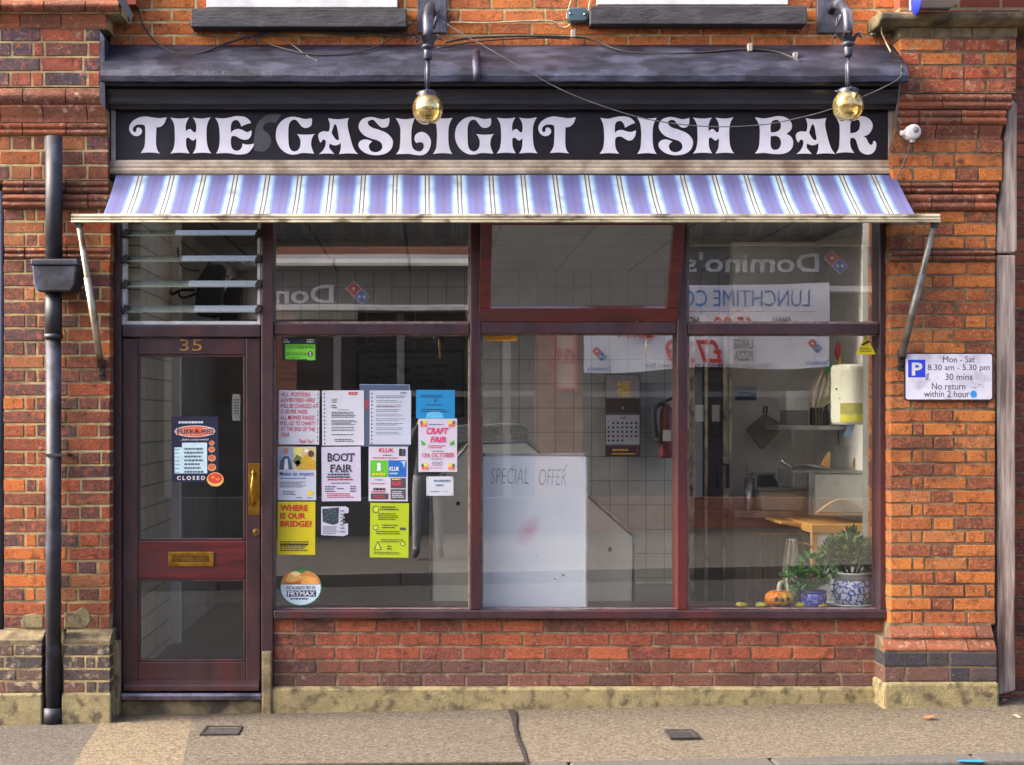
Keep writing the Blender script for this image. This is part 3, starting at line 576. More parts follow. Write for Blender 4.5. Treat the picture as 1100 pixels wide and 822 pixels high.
Eg = [(122,128,1),(210,135),(290,125),(370,108),(460,115),(515,145),(548,190,1),(490,205),(430,232,1),(415,190),(390,160),(360,155),(325,175),(308,230),(310,305,1),(345,272),(400,260),(450,275),(500,297),(550,275,1),(550,330),(520,375),(470,388),(420,375),(375,350),(335,342),(312,360),(308,430),(325,490),(370,518),(415,505),(440,470),(445,432,1),(510,445),(582,432,1),(565,480),(520,535),(460,558),(370,560),(280,545),(200,545),(133,550,1),(160,500),(175,420),(175,300),(160,200)]
Gg = [(490,132,1),(497,165),(485,220),(430,248),(380,235),(345,195),(310,155),(265,155),(230,195),(218,260),(218,380),(225,460),(250,510),(295,525),(335,505),(358,460),(360,400),(345,355),(320,320,1),(420,328),(528,320,1),(500,360),(487,410),(490,470),(522,552,1),(440,545),(370,545),(310,560),(240,560),(170,530),(110,470),(75,390),(70,310),(90,230),(140,165),(200,128),(270,115),(340,125),(410,142)]
Ag = [(685,132,1),(800,145),(932,130,1),(918,180),(920,240),(940,330),(970,440),(1000,510),(1040,555,1),(920,548),(815,558,1),(835,500),(838,425,1),(800,448),(755,452),(705,432,1),(700,480),(730,520),(760,555,1),(670,550),(578,555,1),(620,520),(650,470),(660,420),(650,390),(625,388),(605,418,1),(588,408),(570,350),(582,310),(630,288),(690,290),(705,250),(705,190)]
Ah = [(765,205),(748,240),(727,305,1),(770,375),(805,392),(815,370),(805,310),(795,250),(780,210)]
Sg = [(420,128,1),(420,170),(405,225),(360,245),(315,235),(275,195),(240,158),(205,152),(168,175),(175,210),(220,245),(300,270),(390,310),(445,365),(463,420),(445,490),(395,540),(320,565),(230,568),(140,545),(80,500),(55,450),(75,405),(120,385),(170,388),(220,408,1),(185,440),(180,480),(205,520),(260,535),(315,515),(338,475),(325,425),(280,395),(210,375),(130,340),(80,290),(58,235),(75,175),(120,135),(200,118),(270,130),(340,145)]
Lg = [(495,130,1),(610,145),(720,128,1),(700,190),(685,250),(680,330),(683,430),(705,495),(760,525),(805,515),(828,470),(815,425),(775,415),(740,425),(718,385),(730,330),(780,298),(830,300),(880,335),(910,395),(905,470),(870,535),(810,568),(740,568),(660,555),(580,555),(500,558,1),(535,510),(548,440),(552,330),(545,230)]
Ig = [(598,125,1),(715,137),(830,128,1),(795,200),(782,280),(782,400),(795,490),(828,555,1),(715,545),(600,555,1),(635,490),(645,400),(647,300),(635,200)]
Fg = [(163,128,1),(250,140),(320,125),(400,112),(490,118),(545,150),(575,190,1),(520,210),(455,245,1),(440,200),(410,168),(370,170),(340,200),(335,260),(338,310,1),(365,280),(420,272),(480,290),(530,295),(583,275,1),(578,330),(550,380),(505,397),(460,380),(410,352),(360,355),(340,380),(338,440),(350,500),(385,552,1),(270,545),(155,552,1),(190,500),(207,420),(208,300),(195,200)]
Bg = [(120,122,1),(220,135),(300,125),(390,108),(470,118),(530,155),(558,215),(545,270),(490,318,1),(545,350),(572,410),(560,480),(515,530),(440,555),(330,555),(230,543),(120,550,1),(160,490),(175,400),(178,280),(165,200)]
Bh1 = [(365,152),(320,175),(305,230),(308,300,1),(370,295),(415,265),(428,215),(405,165)]
Bh2 = [(308,345,1),(305,440),(320,490),(360,508),(405,490),(428,440),(420,380),(380,345)]
Rg = [(310,125,1),(400,135),(480,118),(560,108),(650,115),(710,150),(742,210),(730,270),(690,325),(630,345,1),(665,370),(690,420),(720,450),(745,430),(745,408),(770,405),(785,440),(775,500),(740,545),(690,562),(630,550),(585,510),(560,440),(540,385),(510,365),(480,368,1),(475,430),(490,490),(525,545,1),(415,535),(308,548,1),(340,490),(350,400),(352,280),(345,200)]
Rh = [(555,150),(500,160),(478,210),(478,310,1),(540,300),(580,265),(592,210),(585,165)]
GL = {'T': ([Tg], 130), 'H': ([Hg], 130), 'E': ([Eg], 220), 'G': ([Gg], 290), 'A': ([Ag, Ah], 290), 'S': ([Sg], 380), 'L': ([Lg], 380), 'I': ([Ig], 630), 'F': ([Fg], 630), 'B': ([Bg, Bh1, Bh2], 800), 'R': ([Rg, Rh], 870)}
gm = {k: outline(v[0]) for k, v in GL.items()}
mb = MB(); edge = MB()
for ch, dx in (('T', 0), ('H', 0), ('E', 0), ('G', 0), ('A', 0), ('S', 0), ('L', 0), ('I', 465-684.4), ('G', 192.5), ('H', 350.5), ('T', 439.5), ('F', 0), ('I', 0), ('S', 322.3), ('H', 561.5), ('B', 0), ('A', 513), ('R', 0)):
    vs, fs = gm[ch]; o = GL[ch][1]
    mb.add([at(o+x/11+dx, 115+y/11, ys-.006) for x, y in vs], fs)
    ox = sum(v[0] for v in vs)/len(vs)
    edge.add([at(o+(x+(x-ox)*.012+3)/11+dx, 115+(y+(y-340)*.012+3)/11, ys-.003) for x, y in vs], fs)
obj('lettering', mb, M('letter_white', (222, 218, 222), (208, 204, 212), 8, .5), t)
obj('letter_edge', edge, M('letter_gilt_edge', (96, 78, 60), (64, 54, 52), 20, .5), t)
mb = MB(); mb.flat(outline([[(580,90,1),(700,80),(770,150),(780,230),(740,300),(690,340),(700,400),(760,430),(840,420,1),(900,520,1),(820,528),(720,510),(640,440),(600,360),(580,220)]]), (272.7, 122.5, 302, 163), lambda a, b: at(a, b, ys-.0015)); obj('faded_ampersand', mb, M('ghost_grey', (66, 66, 70), (56, 56, 60), 10, .5), t)
# ------------------------------------------------------------------ awning
def awning_mat():
    m, t, N, L, P = _base('striped_canvas'); P.inputs['Roughness'].default_value = .8
    g = N.new('ShaderNodeNewGeometry'); sp = N.new('ShaderNodeSeparateXYZ'); L.new(g.outputs['Position'], sp.inputs[0])
    def mt(op, a, b=None):
        n = N.new('ShaderNodeMath'); n.operation = op
        for i, q in enumerate((a, b)):
            if q is None: continue
            if isinstance(q, (int, float)): n.inputs[i].default_value = q
            else: L.new(q, n.inputs[i])
        return n.outputs[0]
    u = mt('DIVIDE', mt('ADD', sp.outputs[0], 1.97+1.70), .1692); d = mt('ABSOLUTE', mt('SUBTRACT', mt('FRACT', mt('ADD', u, .5)), .5))
    r = N.new('ShaderNodeValToRGB'); cr = r.color_ramp; cr.interpolation = 'LINEAR'
    st = [(0, (160, 163, 150)), (.03, (164, 167, 154)), (.044, (58, 56, 74)), (.072, (58, 56, 74)), (.086, (154, 170, 174)), (.155, (142, 168, 182)), (.21, (104, 130, 172)), (.29, (76, 82, 130)), (.40, (82, 81, 124)), (.5, (73, 73, 116))]
    while len(cr.elements) < len(st): cr.elements.new(.5)
    for e, (p, c) in zip(cr.elements, st): e.position = p; e.color = rgb(c)
    L.new(d, r.inputs[0])
    n = N.new('ShaderNodeTexNoise'); n.inputs['Scale'].default_value = 12; n.inputs['Detail'].default_value = 10; L.new(g.outputs['Position'], n.inputs[0])
    q = N.new('ShaderNodeValToRGB'); q.color_ramp.elements[0].position = .45; q.color_ramp.elements[1].position = .75; L.new(n.outputs[0], q.inputs[0])
    x = N.new('ShaderNodeMix'); x.data_type = 'RGBA'; x.inputs['B'].default_value = rgb(84, 78, 100)
    mm = mt('MULTIPLY', q.outputs[0], .65); L.new(mm, x.inputs[0]); L.new(r.outputs[0], x.inputs['A']); L.new(x.outputs['Result'], P.inputs['Base Color'])
    b = N.new('ShaderNodeTexNoise'); b.inputs['Scale'].default_value = 260; L.new(g.outputs['Position'], b.inputs[0])
    bu = N.new('ShaderNodeBump'); bu.inputs['Strength'].default_value = .2; bu.inputs['Distance'].default_value = .003; L.new(b.outputs[0], bu.inputs['Height']); L.new(bu.outputs[0], P.inputs['Normal'])
    return m
AW = empty('awning', 'blue and white striped canvas awning on folding metal arms below the fascia sign', 'awning', (0, -.1, Z(190)))
yt, yb = -.085, -.42; zt, zb = Z(188.5, yt), Z(231.5, yb); xa, xb = X(125, yt), X(961.5, yt)
mb = MB(); nx, ny = 96, 8; vs = []
for i in range(nx+1):
    for j in range(ny+1):
        f = j/ny; x = xa+(xb-xa)*i/nx; sag = -.012*math.sin(math.pi*f)+(.005*math.sin(x*7.3+f*2)+.003*math.sin(x*17.1-f*3)+.002*math.sin(x*41))*math.sin(math.pi*min(1, f*.8+.1))
        vs.append((x, yt+(yb-yt)*f, zt+(zb-zt)*f+sag))
nn = len(vs); vs += [(v[0], v[1]+.002, v[2]-.004) for v in vs]; fs = []
for i in range(nx):
    for j in range(ny):
        a = i*(ny+1)+j; q = (a, a+1, a+ny+2, a+ny+1); fs.append(q); fs.append(tuple(k+nn for k in q[::-1]))
mb.add(vs, fs, 0, True); obj('canopy', mb, awning_mat(), AW)
mb = MB(); mb.tube([(xa-.03, -.06, zt+.0), (xb+.03, -.06, zt+.0)], .02, 12); obj('roller', mb, m_dark, AW)
mb = MB(); x0, x1 = X(77.5, yb), X(1009, yb); z1, z0 = Z(230, yb), Z(239.5, yb)
mb.profx([(yb-.018, z0+.004), (yb-.022, z0+.018), (yb-.018, z0+.022), (yb-.02, z1-.012), (yb-.012, z1), (yb+.012, z1), (yb+.018, z0+.02), (yb+.012, z0)], x0, x1)
mb.tube([(x0, yb-.02, z0+.003), (x1, yb-.02, z0+.003)], .006, 8)
obj('front_bar', mb, M('yellowed_aluminium', (176, 168, 142), (140, 130, 106), 10, .4, .4, c3=(92, 78, 58), s3=22, stretch=(.5, 1, 1)), AW, .002)
for px, a, b in ((84.5, 108.5, 392), (1004, 969, 382)):
    top = at(px, 238, yb+.0); bot = at(a, b, -.15); e = (1 if px < 500 else -1)
    mid = bot.lerp(top, .62)
    mb = MB(); mb.tube([top+Vector((0, 0, 0)), bot], .015, 10); mb.tube([mid, bot], .019, 10); arm = obj('arm', mb, m_alu if px < 500 else M('grey_arm', (120, 120, 112), (86, 86, 80), 14, .45, .5), AW)
    mb = MB(); mb.box(bot.x-.014, bot.x+.014, -.135, -.118, bot.z-.075, bot.z+.03); mb.tube([bot+Vector((-.02, 0, 0)), bot+Vector((.02, 0, 0))], .014, 10); mb.tube([(bot.x, -.125, bot.z-.05), (bot.x, -.142, bot.z-.05)], .01, 8); obj('arm_bracket', mb, m_dark, arm)
    mb = MB(); mb.box(top.x-.016, top.x+.016, yb-.015, yb+.02, top.z-.03, top.z+.008); obj('hinge', mb, m_dark, arm)
# ------------------------------------------------------------------ gas-style lamps
def globe_mat():
    m, t, N, L, P = _base('gold_lustre_glass'); P.inputs['Metallic'].default_value = .8; P.inputs['Roughness'].default_value = .06; P.inputs['Coat Weight'].default_value = .5
    n = N.new('ShaderNodeTexNoise'); n.inputs['Scale'].default_value = 24; n.inputs['Detail'].default_value = 8; q = N.new('ShaderNodeValToRGB'); q.color_ramp.elements[0].color = rgb(240, 222, 160); q.color_ramp.elements[1].color = rgb(170, 140, 80); q.color_ramp.elements[0].position = .4; q.color_ramp.elements[1].position = .62
    g = N.new('ShaderNodeNewGeometry'); L.new(g.outputs['Position'], n.inputs[0]); L.new(n.outputs[0], q.inputs[0]); L.new(q.outputs[0], P.inputs['Base Color'])
    tr = N.new('ShaderNodeBsdfTransparent'); tr.inputs[0].default_value = (.95, .84, .56, 1); lw = N.new('ShaderNodeLayerWeight'); lw.inputs[0].default_value = .35; mr = N.new('ShaderNodeMapRange'); mr.inputs['To Min'].default_value = .5; mr.inputs['To Max'].default_value = 1; L.new(lw.outputs['Facing'], mr.inputs[0])
    x = N.new('ShaderNodeMixShader'); L.new(mr.outputs[0], x.inputs[0]); L.new(tr.outputs[0], x.inputs[1]); L.new(P.outputs[0], x.inputs[2]); L.new(x.outputs[0], N['Material Output'].inputs[0]); return m
m_globe = globe_mat(); m_iron = M('lamp_iron', (60, 62, 72), (40, 42, 50), 20, .38, .3, bump=.2, c3=(96, 98, 112), s3=12)
m_plate = M('blue_black_board', (66, 70, 84), (44, 46, 58), 16, .7, bump=.6, bscale=50, stretch=(1, 1, .4))
for px, py, plx0, plx1, lab in ((459.5, 117, 448.5, 480, 'golden glass globe lamp hanging in front of the letter L of the sign'), (911, 114, 877, 906, 'golden glass globe lamp hanging in front of the final letters of the sign')):
    yl = -.36; c = at(px, py, yl); t = empty('globe_lamp', lab, 'lamp', (X((plx0+plx1)/2), 0, Z(37)), 'golden globe lamps on iron brackets')
    h = lambda q: Z(py-117+q, yl)
    mb = MB(); mb.box(X(plx0), X(plx1), -.022, -.001, Z(36.5), Z(-30)); plate = obj('back_plate', mb, m_plate, t, .004)
    pm_ = Vector(((X(plx0)+X(plx1))/2, -.022, 0))
    mb = MB(); mb.tube([(pm_.x, -.02, h(-4)), (pm_.x+(c.x-pm_.x)*.2, -.07, h(-8)), (pm_.x+(c.x-pm_.x)*.4, -.16, h(-4)), (pm_.x+(c.x-pm_.x)*.7, -.26, h(4)), (c.x, -.345, h(18)), (c.x, yl, h(32)), (c.x, yl, h(47))], [.02, .022, .026, .026, .028, .026, .02], 12); obj('arm', mb, m_iron, t)
    mb = MB(); pts = []
    for k in range(22):
        q = k*.42; r = .055*(1-k/26); pts.append((pm_.x+.02+r*math.cos(q)*.3, -.10-r*math.sin(q), h(8)+r*math.cos(q)))
    mb.tube(pts, .006, 6); obj('scroll', mb, m_iron, t)
    mb = MB()
    for k in range(6):
        q = k*math.pi/3+.3; d = Vector((math.cos(q), math.sin(q), 0)); s = Vector((-d.y, d.x, 0)); b = Vector((c.x, yl, h(52)))
        st = [(.016, 0, .012), (.03, .03, .02), (.05, .05, .02), (.068, .055, .012), (.082, .045, .002)]
        v = []
        for r, z, wd in st: v += [b+d*r+Vector((0, 0, z))+s*wd, b+d*r+Vector((0, 0, z+.004)), b+d*r+Vector((0, 0, z))-s*wd]
        f = []
        for i in range(len(st)-1):
            a = i*3; f += [(a, a+1, a+4, a+3), (a+1, a+2, a+5, a+4)]
        mb.add(v, f, 0, True)
    mb.lathe((c.x, yl, 0), [(.018, h(53)), (.03, h(52)), (.034, h(50)), (.026, h(48)), (.018, h(46))], 16); obj('leaf_collar', mb, m_iron, t)
    mb = MB(); mb.lathe((c.x, yl, 0), [(.02, h(64)), (.022, h(63)), (.022, h(56)), (.02, h(53.2))], 16); mb.lathe((c.x, yl, 0), [(.010, h(97)), (.010, h(64.2))], 12); mb.tube([(c.x-.012, yl-.002, h(97)), (c.x-.013, yl-.004, h(80)), (c.x-.01, yl, h(66))], .003, 6); obj('rod', mb, m_iron, t)
    mb = MB(); mb.lathe((c.x, yl, 0), [(.05, h(106)), (.052, h(104)), (.052, h(99.5)), (.04, h(98)), (.012, h(97))], 20)
    for k in range(3):
        q = k*2.09+.5; mb.tube([(c.x+.05*math.cos(q), yl+.05*math.sin(q), h(101)), (c.x+.066*math.cos(q), yl+.066*math.sin(q), h(99))], .004, 6)
    obj('gallery', mb, m_iron, t)
    r = .0785; mb = MB(); mb.lathe((c.x, yl, c.z), [(r*math.cos(a), r*1.06*math.sin(a)) for a in [R(-62)+i*R(120)/22 for i in range(23)]], 48)
    obj('globe', mb, m_globe, t)
# ------------------------------------------------------------------ cables
m_cab = M('black_cable', (40, 38, 38), (28, 26, 26), 20, .6); m_cabw = M('pale_cable', (170, 160, 130), (130, 120, 96), 20, .6); m_cabg = M('grey_wire', (92, 92, 92), (70, 70, 70), 20, .5, .3)
def smooth(P, n=6):
    P = [Vector(p) for p in P]; o = []
    for i in range(len(P)-1):
        a, b, c, d = P[max(i-1, 0)], P[i], P[i+1], P[min(i+2, len(P)-1)]
        for k in range(n):
            t = k/n; o.append(.5*((2*b)+(c-a)*t+(2*a-5*b+4*c-d)*t*t+(3*b-a-3*c+d)*t**3))
    return o+[P[-1]]
def cable(lab, pts, r=.005, mat=None):
    mb = MB(); mb.tube(smooth([at(*p) for p in pts]), r, 6); tag(obj('cable', mb, mat or m_cab), lab, 'cable', 'loose cables along the cornice')
cable('thick black cable sagging from the lead soaker under the window sill', [(146, -10, -.02), (151, 20, -.03), (165, 43, -.04), (188, 57, -.10), (215, 57, -.11), (245, 46, -.05), (280, 37, -.03), (318, 33, -.03), (360, 35, -.03), (410, 36, -.03), (448, 38, -.03)], .006)
cable('black cable looped over the lead between the sill and the lamp plate', [(262, 45, -.04), (285, 34, -.03), (305, 42, -.05), (330, 60, -.14), (342, 66, -.2)], .004)
cable('slack black cable drooping below the lamp plate across the lead', [(250, 28, -.03), (280, 44, -.05), (330, 58, -.14), (380, 57, -.13), (415, 45, -.06), (447, 22, -.03)], .004)
cable('long black cable running from the lamp plate below the junction box', [(478, 46, -.04), (505, 41, -.03), (560, 39, -.03), (616, 40, -.03), (640, 44, -.04), (668, 55, -.1), (710, 58, -.12), (760, 56, -.11), (800, 53, -.09), (835, 56, -.11), (860, 66, -.2)], .006)
cable('short black cable fixed on the brick beside the lamp plate', [(470, 52, -.1), (520, 44, -.05), (580, 41, -.03), (612, 42, -.03)], .004)
cable('thin grey wire strung from lamp to lamp across the white lettering', [(474, 22, -.08), (500, 38, -.2), (545, 64, -.3), (600, 95, -.32), (650, 115, -.33), (700, 129, -.34), (760, 136, -.35), (820, 134, -.35), (870, 124, -.36), (900, 115, -.36)], .0028, m_cabg)
cable('thin grey wire strung from the lamp to the edge of the cornice', [(922, 106, -.35), (945, 96, -.32), (966, 84, -.28), (969, 72, -.26)], .0035, m_cabg)
cable('pale cable pinned along the orange bricks to the junction box', [(484, 24, -.012), (520, 25, -.012), (560, 23, -.012), (592, 23, -.012), (606, 30, -.012), (614, 25, -.015)], .005, m_cabw)
cable('pale cable looping up from the junction box past the sill', [(617, -8, -.012), (612, 6, -.02), (609, 18, -.02), (613, 24, -.02)], .005, m_cabw)
cable('pale cable rising between junction box and window sill', [(626, 22, -.02), (633, 17, -.02), (633, 5, -.015), (638, -8, -.012)], .005, m_cabw)
cable('pale cable hanging down the brickwork beside the stone cap', [(960, 16, -.2), (950, 24, -.16), (947, 33, -.12), (951, 44, -.12), (957, 56, -.2)], .005, m_cabw)
cable('grey cable dropping from the cornice end to the white sensor', [(969, 70, -.28), (966, 100, -.22), (963, 125, -.16), (965, 140, -.14), (974, 141, -.15)], .005, m_cabg)
cable('thin dark cable trailing from the white sensor down the orange bricks', [(980, 150, -.15), (974, 166, -.13), (968, 182, -.13), (962, 196, -.13)], .003, m_cabg)
for px, py, y in ((616, 35.5, -.03), (806, 50.5, -.09), (939, 33, -.02), (855, 60, -.15)):
    mb = MB(); mb.pbox(px-2.6, px+2.6, py-4, py+4.5, y-.016, y+.012); o = obj('cable_clip', mb, m_frame, None, .004)
    tag(o, {616: 'grey clip on the brick just below the green junction box', 806: 'small grey clip holding the black cable below the sill', 939: 'round grey clip on the dark brick beside the lamp plate', 855: 'pale clip at the end of the black cable on the lead'}[px], 'clip', 'cable clips on the wall')
t = empty('junction_box', 'dark green junction box on the orange bricks between the window sills', 'junction box', (X(620), -.03, Z(24)))
mb = MB(); mb.prism([(612, 8), (628, 8), (631.5, 11), (631.5, 20), (629, 23), (612, 23), (609.5, 20), (609.5, 11)], -.06, .0); obj('box', mb, M('green_grey_plastic', (66, 88, 94), (50, 68, 74), 14, .4), t, .008)
mb = MB(); mb.tube([at(612.5, 14.5, -.06), at(612.5, 14.5, -.064)], .006, 8); mb.tube([at(628, 15.5, -.06), at(628, 15.5, -.064)], .006, 8); obj('screw', mb, m_steel, t)
t = empty('movement_sensor', 'small round white sensor on the orange pier beside the sign', 'sensor', at(982, 150, -.13))
mb = MB(); c = at(981.5, 141.5, -.20); mb.tube([c+Vector((0, .06, 0)), c, c+Vector((0, -.008, 0))], [.040, .040, .03], 20); mb.tube([c+Vector((-.06, .03, -.002)), c+Vector((-.03, .03, -.002))], .014, 10); mb.tube([c+Vector((.003, .03, -.05)), c+Vector((.003, .03, -.03))], .014, 10); obj('body', mb, m_white, t)
mb = MB(); mb.tube([c+Vector((.008, -.008, .008)), c+Vector((.008, -.011, .008))], .016, 14); obj('lens', mb, m_frame, t)
# projecting sign, its lower corner in view
t = empty('projecting_sign', 'white projecting box sign with a blue emblem jutting out above the stone cap', 'sign', at(1000, 8, -.25))
mb = MB(); x0, x1, z0 = X(976, -.14), X(1018, -.14), Z(12.5, -.14); mb.box(x0, x1, -.95, -.145, z0, z0+.6); obj('case', mb, M('sign_white_plastic', (206, 206, 212), (180, 180, 186), 10, .4), t, .006)
mb = MB(); c = Vector((x0, -.27, Z(-2, -.27))); mb.tube([c, c-Vector((.003, 0, 0))], .085, 28); obj('emblem', mb, flatc((40, 60, 210)), t)
# ------------------------------------------------------------------ parking plate
t = empty('parking_sign', 'white parking restriction plate with a blue P on the orange pier', 'parking sign', at(1019, 431, -.14))
yp = -.14; pm = lambda a, b: at(a, b, yp-.0008); pm2 = lambda a, b: at(a, b, yp-.0016); mb = MB()
def rrect(a, b, c, d, r, n=5):
    P = []
    for cx, cy, q in ((c-r, b+r, -90), (c-r, d-r, 0), (a+r, d-r, 90), (a+r, b+r, 180)):
        for k in range(n+1): P.append((cx+r*math.cos(R(q+90*k/n)), cy+r*math.sin(R(q+90*k/n))))
    return P
mb.prism(rrect(971.5, 379, 1067, 430.5, 3), yp+.0, yp+.006); pl_ = obj('plate', mb, M('sign_black_edge', (46, 44, 50), None, 20, .4), t)
mb = MB(); mb.poly(rrect(972.9, 380.4, 1065.6, 429.1, 2.5), pm); obj('face', mb, M('sign_white', (214, 212, 222), (196, 194, 206), 5, .4, c3=(176, 172, 184), s3=12), t)
mb = MB(); mb.rect(975.5, 386.5, 994, 405.5, pm2); obj('panel', mb, flatc((36, 60, 200)), t)
mb = MB(); pm3 = lambda a, b: at(a, b, yp-.0024); mb.text('P', 979.5, 389.5, 991, 403.5, pm3, 0, .03); obj('letter', mb, m_white, t)
mb = MB()
for s, a, b, c, d in (('Mon - Sat', 1013, 382.8, 1047, 389.5), ('8.30 am - 5.30 pm', 996.5, 391.5, 1063, 399.8), ('30 mins', 1015.5, 401.4, 1044.5, 408.4), ('No return', 1001, 411.4, 1037, 418.6), ('within 2 hour', 992.5, 419.6, 1041.5, 426.6)): mb.text(s, a, b, c, d, pm2, 0, 0)
obj('lettering', mb, flatc((52, 48, 56)), t)
mb = MB(); mb.ell(1045.8, 423.5, 3.5, 3.8, pm3); obj('sticker', mb, flatc((40, 140, 210)), t)
mb = MB(); 
for k in range(14): 
    a = rg.uniform(1042, 1058); b = rg.uniform(409, 420); mb.ell(a, b, rg.uniform(.3, 1.2), rg.uniform(.3, .8), pm3, 0, 7)
mb.poly([(995, 402), (998, 400), (997, 408), (994, 409)], pm3); obj('scuffs', mb, M('scuff_grey', (160, 152, 156), None, 40, .7), t)
# ------------------------------------------------------------------ notices on the glass
YP = YG-.0045
inks = {'w': (222, 222, 230), 'k': (44, 42, 48), 'r': (190, 36, 44), 'p': (214, 44, 110), 'b': (30, 90, 170), 'g': (70, 160, 50), 'y': (230, 200, 40), 'o': (222, 110, 40), 'n': (36, 40, 60), 't': (196, 140, 90), 's': (130, 150, 180), 'd': (70, 74, 80), 'e': (60, 110, 130), 'l': (120, 120, 130), 'c': (160, 200, 220)}
def notice(lab, cat, box, paper, items, name='poster', group='notices stuck on the shop window glass', rot=0, shape=None, y=YP, back=None, rough=.35):
    rot = rot or random.Random(int(box[0]*7+box[1])).uniform(-.012, .012)
    a, b, c, d = box; mx, my = (a+c)/2, (b+d)/2; cr, sr = math.cos(rot), math.sin(rot)
    def P(layer):
        def f(px, py):
            q, r = px-mx, py-my; return at(mx+q*cr-r*sr, my+q*sr+r*cr, y-.0007*layer)
        return f
    t = empty(name, lab, cat, at(mx, d, y), group)
    mb = MB(); pts = shape or [(a, b), (c, b), (c, d), (a, d)]
    v = [P(0)(*p) for p in pts]; v2 = [p+Vector((0, .0012, 0)) for p in v]; n = len(v)
    mb.add(v+v2, [list(range(n)), list(range(n, 2*n))[::-1]]+[(i, i+n, (i+1) % n+n, (i+1) % n) for i in range(n)])
    obj('sheet', mb, M('paper_%d_%d_%d' % paper, tuple(x*.9 for x in paper), tuple(x*.85 for x in paper), 6, rough, contrast=.5), t)
    tx, pic = {}, {}
    for i, it in enumerate(items):
        k = it[0]; L = 1+(it[-1] if isinstance(it[-1], int) and k in 'REP' else (3 if k == 'T' else 2)); pm = P(L)
        col = it[1]; dst = (tx if k in 'TL' else pic).setdefault(col, MB())
        if k == 'T': dst.text(it[2], *it[3], pm, 0, *(it[4:]))
        elif k == 'L': dst.lines(*it[2], it[3], pm, 0, *(it[4:5] or (.45,)), i)
        elif k == 'R': dst.rect(*it[2], pm)
        elif k == 'E': dst.ell(*it[2], pm)
        elif k == 'P': dst.poly(it[2], pm)
    for nm, dct in (('picture', pic), ('lettering', tx)):
        if not dct: continue
        m = MB(); mats = []
        for q, (c_, x) in enumerate(dct.items()): m.add(x.v, x.f, q); mats.append(flatc(inks[c_] if c_ in inks else c_))
        obj(nm, m, mats, t)
    return t
W = (220, 222, 232)
notice('green and black hygiene rating sticker in the top corner of the window', 'sticker', (303, 362.5, 340, 387.5), (34, 54, 60), [
    ('R', (110, 200, 30), (306.5, 370, 338.5, 386), 1), ('R', (110, 200, 30), (330, 385, 338.5, 387), 2), ('T', 'w', 'FOOD', (304.5, 364, 309.5, 366)), ('L', 'w', (304.5, 366.3, 313, 368.5), 1), ('L', 'w', (329.5, 364, 338, 368.5), 2), ('T', 'k', 'FOOD HYGIENE RATING', (308, 371, 337, 374.5)),
    ('E', 'k', (333.3, 380.3, 2.9, 2.9), 2), ('T', 'w', '5', (332.2, 378.4, 334.5, 382.4), .02)]+[('T', 'k', '(%d)' % i, (308+i*4.3, 378.5, 311.6+i*4.3, 382.6)) for i in range(5)]+[('L', 'k', (310, 383.6, 328, 385), 1)], 'sticker', 'stickers on the shop window')
hand = ['ALL POSTERS', 'ADVERTISED HERE', 'WILL BE CHARGED AT', '£1.00 PER WEEK.', 'ALL MONIES RAISED', 'WILL GO TO CHARITY', 'AT THE END OF THE', 'YEAR']
ext = [(301.5, 333), (301, 338), (301, 341), (301.5, 331), (301, 338), (301, 339), (301.5, 338.5), (302, 311)]
notice('white notice handwritten in red capitals in a plastic sleeve', 'notice', (299.5, 419.5, 343, 477.5), W, [('T', (206, 60, 84), s, (e[0], 421.5+i*6.2, e[1], 426+i*6.2), .006, .12) for i, (s, e) in enumerate(zip(hand, ext))]+[('T', (200, 40, 50), '- Thank You!!', (319, 471.8, 337, 476), .006, .2)]+[('E', 'd', (341.3, 423+i*4.6, .5, .9, ), 1) for i in range(12)]+[('E', 'g', (341.3, 425+i*9.2, .4, .8), 1) for i in range(6)])
let = [('E', 'n', (348.6, 423+i*4.1, .6, 1.), 1) for i in range(14)]
notice('typed white letter with a small red heading and punched plastic sleeve', 'notice', (346, 419.5, 391, 478.5), W, let+[('L', 'r', (374.5, 421, 385, 424.5), 2, .7), ('L', (120, 110, 60), (356, 428, 363, 433), 3), ('L', 'd', (356, 434.5, 362, 439), 2), ('L', 'l', (363, 439.5, 378, 441), 1)]+[('L', 'd', (356, 442, 385, 449), 4), ('L', 'd', (356, 451, 385, 457), 4), ('L', 'l', (356, 458, 383, 463.5), 2), ('L', 'd', (356, 466, 382, 468), 1), ('L', 'd', (359, 471, 383, 475), 2)])
notice('empty clear blue tinted sleeve behind the second typed letter', 'sleeve', (386, 413, 440, 480), (84, 100, 124), [('R', 's', (386, 413, 440, 413.8), 1), ('R', 's', (439.3, 413, 440, 420), 2), ('R', (150, 60, 70), (392, 430, 396, 440), 1)], 'plastic_sleeve', None, y=YP+.0022)
notice('typed white letter with a faint list and one cold fold line', 'notice', (397, 419.5, 441.5, 477.5), (206, 214, 230), [('E', 'n', (399.4, 423+i*4.1, .6, 1.), 1) for i in range(14)]+[('L', 'l', (430, 421, 438, 423), 1, .8)]+[('L', 'l' if i % 3 else 'd', (404, 424.5+i*4.9, 436, 428+i*4.9), 2, .3) for i in range(9)]+[('L', (180, 90, 120), (404, 436, 424, 438), 1)])
notice('bright blue printed sheet above the craft fair poster', 'notice', (447, 419, 488.5, 449.5), (40, 150, 214), [('L', 'n', (452, 424, 484, 427.5), 2, .35), ('T', 'n', '?', (466.5, 428.5, 469, 432)), ('L', 'n', (458, 434, 478, 436), 1, .35), ('L', 'n', (452, 439, 483, 443), 2, .35), ('P', (90, 176, 222), [(457, 449.4), (459, 444), (464, 441.5), (470, 441.5), (475, 444.5), (477, 449.4)], 0)])
